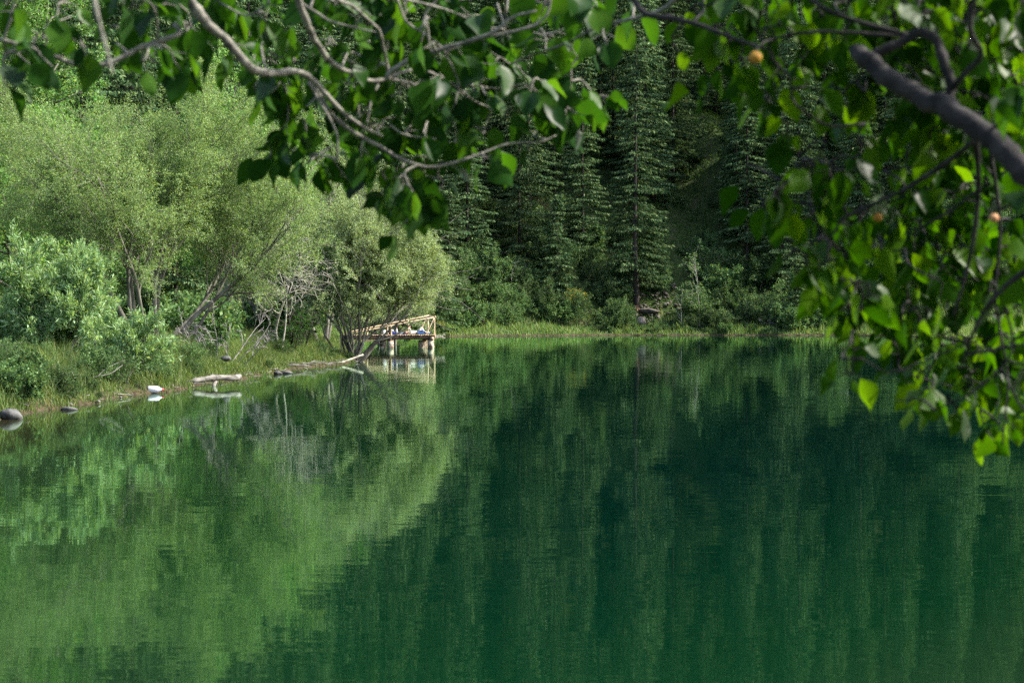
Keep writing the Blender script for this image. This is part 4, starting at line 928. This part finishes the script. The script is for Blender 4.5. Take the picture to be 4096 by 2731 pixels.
def tree_fore(name, label, specs, grid, bark, col0, depthf, per, seed, LL, extra_wood=(), extra_leaf=(), fruits=(), leafm=None):
    r = np.random.default_rng(seed); root = empty(name, tuple(extra_wood[0][0][0]) if extra_wood else (0, 0, 0)); tag(root, label, 'tree')
    inv = Matrix.Translation(-root.location)
    def par(o): o.parent = root; o.matrix_parent_inverse = inv; return o
    br = limb(specs, r); gb = Geo(); gt = Geo(); gl = Geo()
    for P, rd in br:
        gb = Geo(); tube(gb, P, rd, 12); par(gb.build('branch', bark, smooth=True))
    if extra_wood:
        g2 = Geo()
        for P, rd in extra_wood: tube(g2, catmull(P, 6), np.interp(np.linspace(0, 1, (len(P)-1)*6+1), np.linspace(0, 1, len(rd)), rd), 14)
        par(g2.build('trunk', bark, smooth=True))
    node = np.vstack([P[2:] for P, _ in br]+[catmull(P, 6)[6:] for P, _ in extra_wood])
    def cluster(c, n):
        nonlocal node
        j = np.argmin(((node-c)*np.array([1, 0.35, 1])**1).__pow__(2).sum(1)); b0 = node[j]
        dist = np.linalg.norm(c-b0)
        mid = (b0+c)/2+r.normal(size=3)*0.12*dist+np.array([0, 0, 0.08*dist])
        T = catmull([b0, mid, c], 5); tube(gt, T, np.linspace(0.0032, 0.0014, len(T)), 5)
        if dist < 0.5: node = np.vstack([node, T[4:]])
        for i in range(n):
            k = int(r.integers(max(1, len(T)-6), len(T))); p = T[k]; td = nrm(T[-1]-T[max(0, len(T)-4)])
            out = nrm(r.normal(size=3)*np.array([1, .8, .55])+td*0.5+np.array([0, 0, -0.55]))
            pet = 0.018+0.02*r.random(); e = p+out*pet
            tube(gt, [p, e], [0.0012, 0.0009], 4, cap=False)
            ld = nrm(out*0.7+np.array([0, 0, -0.75])+r.normal(size=3)*0.32)
            nn = nrm(np.array([0, 0, 0.9])+r.normal(size=3)*np.array([1., 1., .6]))
            L_ = LL*(0.5+0.75*r.random()); leaf_blade(gl, e, ld, nn, L_, L_*(0.55+0.25*r.random()), r, 0.10+0.6*r.random(), -0.05+0.55*r.random()**1.5)
    for row, line in enumerate(grid):
        for col, ch in enumerate(line):
            if ch == '.' or not ch.isdigit() or ch == '0': continue
            nl = int(ch)*per*((0.42 if col < 5 else 0.62 if col < 8 else 0.9) if col0 else 1.0); nl = int(nl)+(r.random() < nl % 1)
            while nl > 0:
                k = min(nl, int(r.integers(2, 5))); nl -= k
                px = (col0+col+r.random())*128; py = (row+r.random()*0.9-0.25)*128-60
                cluster(at(px, py, depthf(px, py)+r.normal()*0.16), k)
    for (x, y, D, n) in extra_leaf: cluster(np.array([x, y, D]) if n < 0 else at(x, y, D), abs(n))
    par(gt.build('twigs', bark)); par(gl.build('leaves', leafm, smooth=True))
    for (x, y, D, rr, mt) in fruits:
        import bmesh
        bm = bmesh.new(); bmesh.ops.create_uvsphere(bm, u_segments=18, v_segments=12, radius=rr)
        Vv = np.array([v.co[:] for v in bm.verts]); f3 = np.array([[v.index for v in f.verts] for f in bm.faces if len(f.verts) == 3]); f4 = np.array([[v.index for v in f.verts] for f in bm.faces if len(f.verts) == 4]); bm.free()
        Vv[:, 2] *= 0.94; Vv += (np.abs(Vv[:, :1]) < rr*.12)*(Vv[:, 1:2] < 0)*np.array([0, rr*.06, 0])
        gt2 = Geo(); g = Geo(); c = at(x, y, D); g.add(Vv+c, f3, f4)
        j = np.argmin(((node-c)**2).sum(1)); tube(gt2, catmull([c+(0, 0, rr*.9), (c+node[j])/2+(0, 0, rr), node[j]], 4), .0016, 5)
        par(g.build('fruit', mt, smooth=True)); par(gt2.build('fruit_stalk', bark))
    return root
specA = [
    ([(640, -170), (740, -30), (819, 87), (910, 166), (989, 260), (1040, 290), (1105, 296), (1191, 289), (1256, 325), (1314, 390), (1387, 463), (1466, 515), (1530, 545)], 4.6, 5.0, 54, 14),
    ([(1240, 318), (1290, 400), (1329, 463), (1423, 535), (1517, 585), (1603, 636), (1712, 669), (1820, 650), (1929, 614), (2037, 575), (2153, 571), (2225, 542)], 4.95, 5.1, 26, 5),
    ([(1150, -120), (1199, 14), (1235, 108), (1278, 188), (1329, 253), (1394, 289), (1481, 325), (1567, 318), (1661, 340), (1770, 354)], 4.7, 5.1, 36, 13),
    ([(1550, 318), (1567, 289), (1661, 231), (1762, 202), (1856, 173), (1930, 150), (1987, 123), (2052, 72), (2146, 47)], 4.95, 4.85, 27, 11),
    ([(1860, 178), (1926, 156), (2010, 138), (2127, 109), (2176, 76), (2198, 27), (2203, -60)], 4.9, 4.85, 14, 13),
    ([(1560, 310), (1627, 286), (1689, 281), (1756, 308), (1823, 348), (1886, 397), (1948, 428), (2020, 442)], 5.0, 5.2, 16, 6),
    ([(1823, 345), (1900, 345), (1980, 356), (2060, 350)], 5.1, 5.15, 9, 5),
    ([(1300, -60), (1352, 0), (1410, 27), (1495, 102), (1519, 129), (1539, 211), (1553, 300)], 4.7, 5.0, 18, 13),
    ([(1180, 0), (1274, 58), (1325, 88), (1444, 119), (1505, 131)], 4.8, 4.8, 13, 8),
    ([(1500, -50), (1600, -5), (1689, 16), (1779, 40), (1890, 85), (1939, 107), (2015, 120)], 4.9, 5.1, 13, 7),
    ([(1590, 0), (1627, 89), (1712, 147), (1765, 192), (1792, 237), (1819, 290), (1846, 360)], 5.0, 5.1, 12, 8),
    ([(1760, -50), (1747, 0), (1703, 58), (1690, 120)], 5.0, 5.0, 13, 8),
    ([(1500, 330), (1512, 343), (1488, 384), (1478, 442), (1468, 493)], 5.0, 4.95, 15, 10),
    ([(1235, 330), (1278, 405), (1329, 492), (1350, 549), (1352, 640)], 4.9, 4.9, 15, 7),
    ([(1560, 500), (1612, 538), (1670, 549), (1746, 557)], 5.0, 5.0, 9, 6),
    ([(2760, -60), (2650, 40), (2500, 85), (2381, 116), (2270, 174), (2158, 214), (2040, 260)], 4.8, 5.2, 20, 8),
    ([(700, 100), (717, 138), (574, 189), (505, 224), (430, 258), (321, 264), (253, 241), (172, 212), (46, 172), (-120, 120)], 4.6, 4.5, 26, 20),
    ([(370, -120), (379, 0), (402, 103), (425, 189), (453, 298)], 3.0, 3.0, 26, 12),
    ([(1560, 320), (1620, 330), (1660, 420), (1690, 520)], 5.1, 5.2, 12, 6),
]
gridA = [
    '11136742346766521553', '6532243454665454344', '63104656557666445530', '2......236666677664',
    '........33575654241', '........44376522', '...........275', '............2']
PXA = at(640, -170, 4.6)
trunkA = [([(-2.55, 2.7, 0.0), (-2.5, 2.75, 0.9), (-2.35, 2.85, 1.8), (-2.1, 3.1, 2.7), (-1.9, 3.3, 3.6)], [0.13, 0.11, 0.095, 0.08, 0.05]),
          ([(-2.2, 3.0, 2.45), (-1.7, 3.6, 2.75), (-1.15, 4.2, 2.75), tuple(PXA)], [0.06, 0.045, 0.03, 0.018]),
          ([(-1.6, 3.7, 2.76), (-1.0, 4.3, 2.85), (-0.7, 4.6, 2.66), tuple(at(1150, -120, 4.7))], [0.03, 0.02, 0.014, 0.0105]),
          ([(-2.3, 2.9, 2.0), (-1.7, 3.6, 2.2), tuple(at(-120, 120, 4.5))], [0.03, 0.015, 0.006])]
rA = np.random.default_rng(2)
overA = [(rA.uniform(-400, 2200), rA.uniform(-1000, -330), 4.7+rA.normal()*.35, 4) for _ in range(50)]
def shade_canopy(r, x0, x1, n):  # unseen overhead leaf clusters, added to keep sky light off the near leaves
    return [(r.uniform(x0, x1), r.uniform(-3.0, 4.5), 3.1+r.random()**1.5*1.6+max(0, 0)*0, -6) for _ in range(n)]
trunkA += [([(-2.0, 3.2, 3.2), (-1.2, 2.6, 3.7), (-0.6, 1.2, 4.0), (-.1, 0, 4.1)], [.05, .04, .025, .012]), ([(-2.3, 2.9, 2.4), (-2.2, 1.6, 3.2), (-1.8, 0, 3.6), (-1.5, -2, 3.7)], [.05, .04, .025, .012]),  # limbs added out of view to carry the shading leaves
           ([(-1.9, 3.3, 3.5), (-1.3, 3.9, 3.9), (-.4, 4.2, 4.0), (.3, 4.3, 4.0)], [.04, .03, .02, .01])]
overA += [(1640, 770, 5.05, 5), (1690, 800, 5.1, 5), (1560, 760, 5.1, 4), (1610, 700, 5.05, 5), (1680, 730, 5.15, 5), (1540, 680, 5.1, 4)]
overA += shade_canopy(rA, -3.2, 0.6, 110)
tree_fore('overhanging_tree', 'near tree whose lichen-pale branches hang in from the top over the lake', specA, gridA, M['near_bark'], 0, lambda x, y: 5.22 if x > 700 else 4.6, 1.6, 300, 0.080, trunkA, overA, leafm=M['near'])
specB = [
    ([(4560, 1100), (4300, 860), (4096, 680), (4004, 590), (3889, 505), (3774, 424), (3688, 396), (3544, 310), (3470, 245), (3418, 205)], 3.3, 3.7, 128, 82),
    ([(3470, 235), (3530, 205), (3630, 160), (3676, 130), (3745, 166), (3774, 258), (3803, 344), (3785, 420)], 3.7, 3.65, 46, 50),
    ([(3800, 360), (3866, 287), (3923, 218), (3880, 120), (3900, -40), (3920, -200)], 3.65, 3.5, 28, 20),
    ([(3900, 540), (3906, 620), (3912, 717), (3906, 850), (3884, 1010), (3842, 1165), (3814, 1263)], 3.6, 3.8, 34, 12),
    ([(3900, 560), (3800, 640), (3676, 723), (3573, 781), (3430, 844), (3372, 878), (3316, 960)], 3.6, 3.9, 26, 10),
    ([(3298, 637), (3326, 718), (3361, 804), (3395, 865)], 3.9, 3.9, 12, 15),
    ([(4350, 930), (4096, 1088), (4010, 1158), (3933, 1249), (3884, 1354), (3850, 1460)], 3.5, 3.7, 30, 12),
    ([(3910, 760), (3790, 850), (3700, 900), (3660, 930), (3655, 1010)], 3.8, 3.9, 14, 7),
    ([(3640, 150), (3300, 130), (3091, 160), (3091, 236), (3155, 319), (3174, 408), (3244, 466), (3321, 504), (3461, 497)], 3.7, 3.9, 16, 12),
    ([(3150, -60), (3238, 0), (3365, 70), (3640, 145)], 3.8, 3.7, 18, 24),
    ([(2500, -60), (2577, 55), (2696, 77), (2810, 108), (2906, 147), (3060, 200)], 4.1, 3.9, 30, 16),
    ([(3960, 600), (4000, 900), (3980, 1200), (4030, 1500), (4010, 1780)], 4.2, 4.3, 20, 8),
    ([(3860, 1380), (3700, 1440), (3560, 1490), (3430, 1430), (3400, 1500)], 3.8, 3.8, 9, 6),
    ([(4000, 1170), (4050, 1400), (3900, 1560), (3740, 1640)], 3.8, 3.8, 14, 6),
]
gridB = [
    '026645899999', '036665667899', '014533457899', '005542565888', '...334245788', '....54534678', '....53435676', '...355666664',
    '....46776655', '.....3657655', '......567534', '......417766', '......204566', '........1133', '..........11']
M['apricot'] = solid_mat('ripe_fruit', (0.20, 0.09, 0.01), (0.42, 0.22, 0.02), 60, 0.7, 0.3, bdist=.002); M['apricot2'] = solid_mat('blushing_fruit', (0.35, 0.12, 0.05), (0.60, 0.33, 0.16), 70, 0.7, 0.3, bdist=.002)
EB = at(4560, 1100, 3.3)
trunkB = [([(2.3, 2.3, 0.2), (2.2, 2.35, 0.9), (1.95, 2.5, 1.5), (1.75, 2.7, 2.3), (1.7, 2.8, 3.3)], [0.14, 0.12, 0.10, 0.08, 0.05]),
          ([(2.05, 2.45, 1.25), (1.6, 2.85, 1.55), tuple(EB)], [0.07, 0.05, 0.032])]
rB = np.random.default_rng(6)
overB = [(rB.uniform(2900, 4900), rB.uniform(-900, -220), 3.8+rB.normal()*.3, 4) for _ in range(110)]+[(rB.uniform(4100, 4700), rB.uniform(-60, 1700), 3.8+rB.normal()*.3, 4) for _ in range(60)]  # second set, beyond the right edge, is unseen and added for shade
trunkB += [([(1.8, 2.6, 2.4), (1.4, 2.2, 3.3), (.8, 1.2, 3.8), (.4, -.4, 4.0)], [.06, .045, .025, .012]), ([(2.0, 2.45, 1.7), (2.4, 1.4, 2.6), (2.3, 0, 3.2), (2.2, -1.8, 3.5)], [.06, .045, .025, .012]),  # more unseen limbs, put in to bear the added shading leaves
           ([(1.7, 2.8, 3.2), (1.5, 3.4, 3.6), (1.0, 4.0, 3.8), (.6, 4.4, 3.9)], [.04, .03, .02, .01]), ([(2.0, 2.5, 1.9), (2.6, 3.0, 2.5), (3.0, 3.6, 3.0), (3.2, 4.4, 3.3)], [.05, .04, .025, .012])]
overB += shade_canopy(rB, 0.2, 3.6, 150)
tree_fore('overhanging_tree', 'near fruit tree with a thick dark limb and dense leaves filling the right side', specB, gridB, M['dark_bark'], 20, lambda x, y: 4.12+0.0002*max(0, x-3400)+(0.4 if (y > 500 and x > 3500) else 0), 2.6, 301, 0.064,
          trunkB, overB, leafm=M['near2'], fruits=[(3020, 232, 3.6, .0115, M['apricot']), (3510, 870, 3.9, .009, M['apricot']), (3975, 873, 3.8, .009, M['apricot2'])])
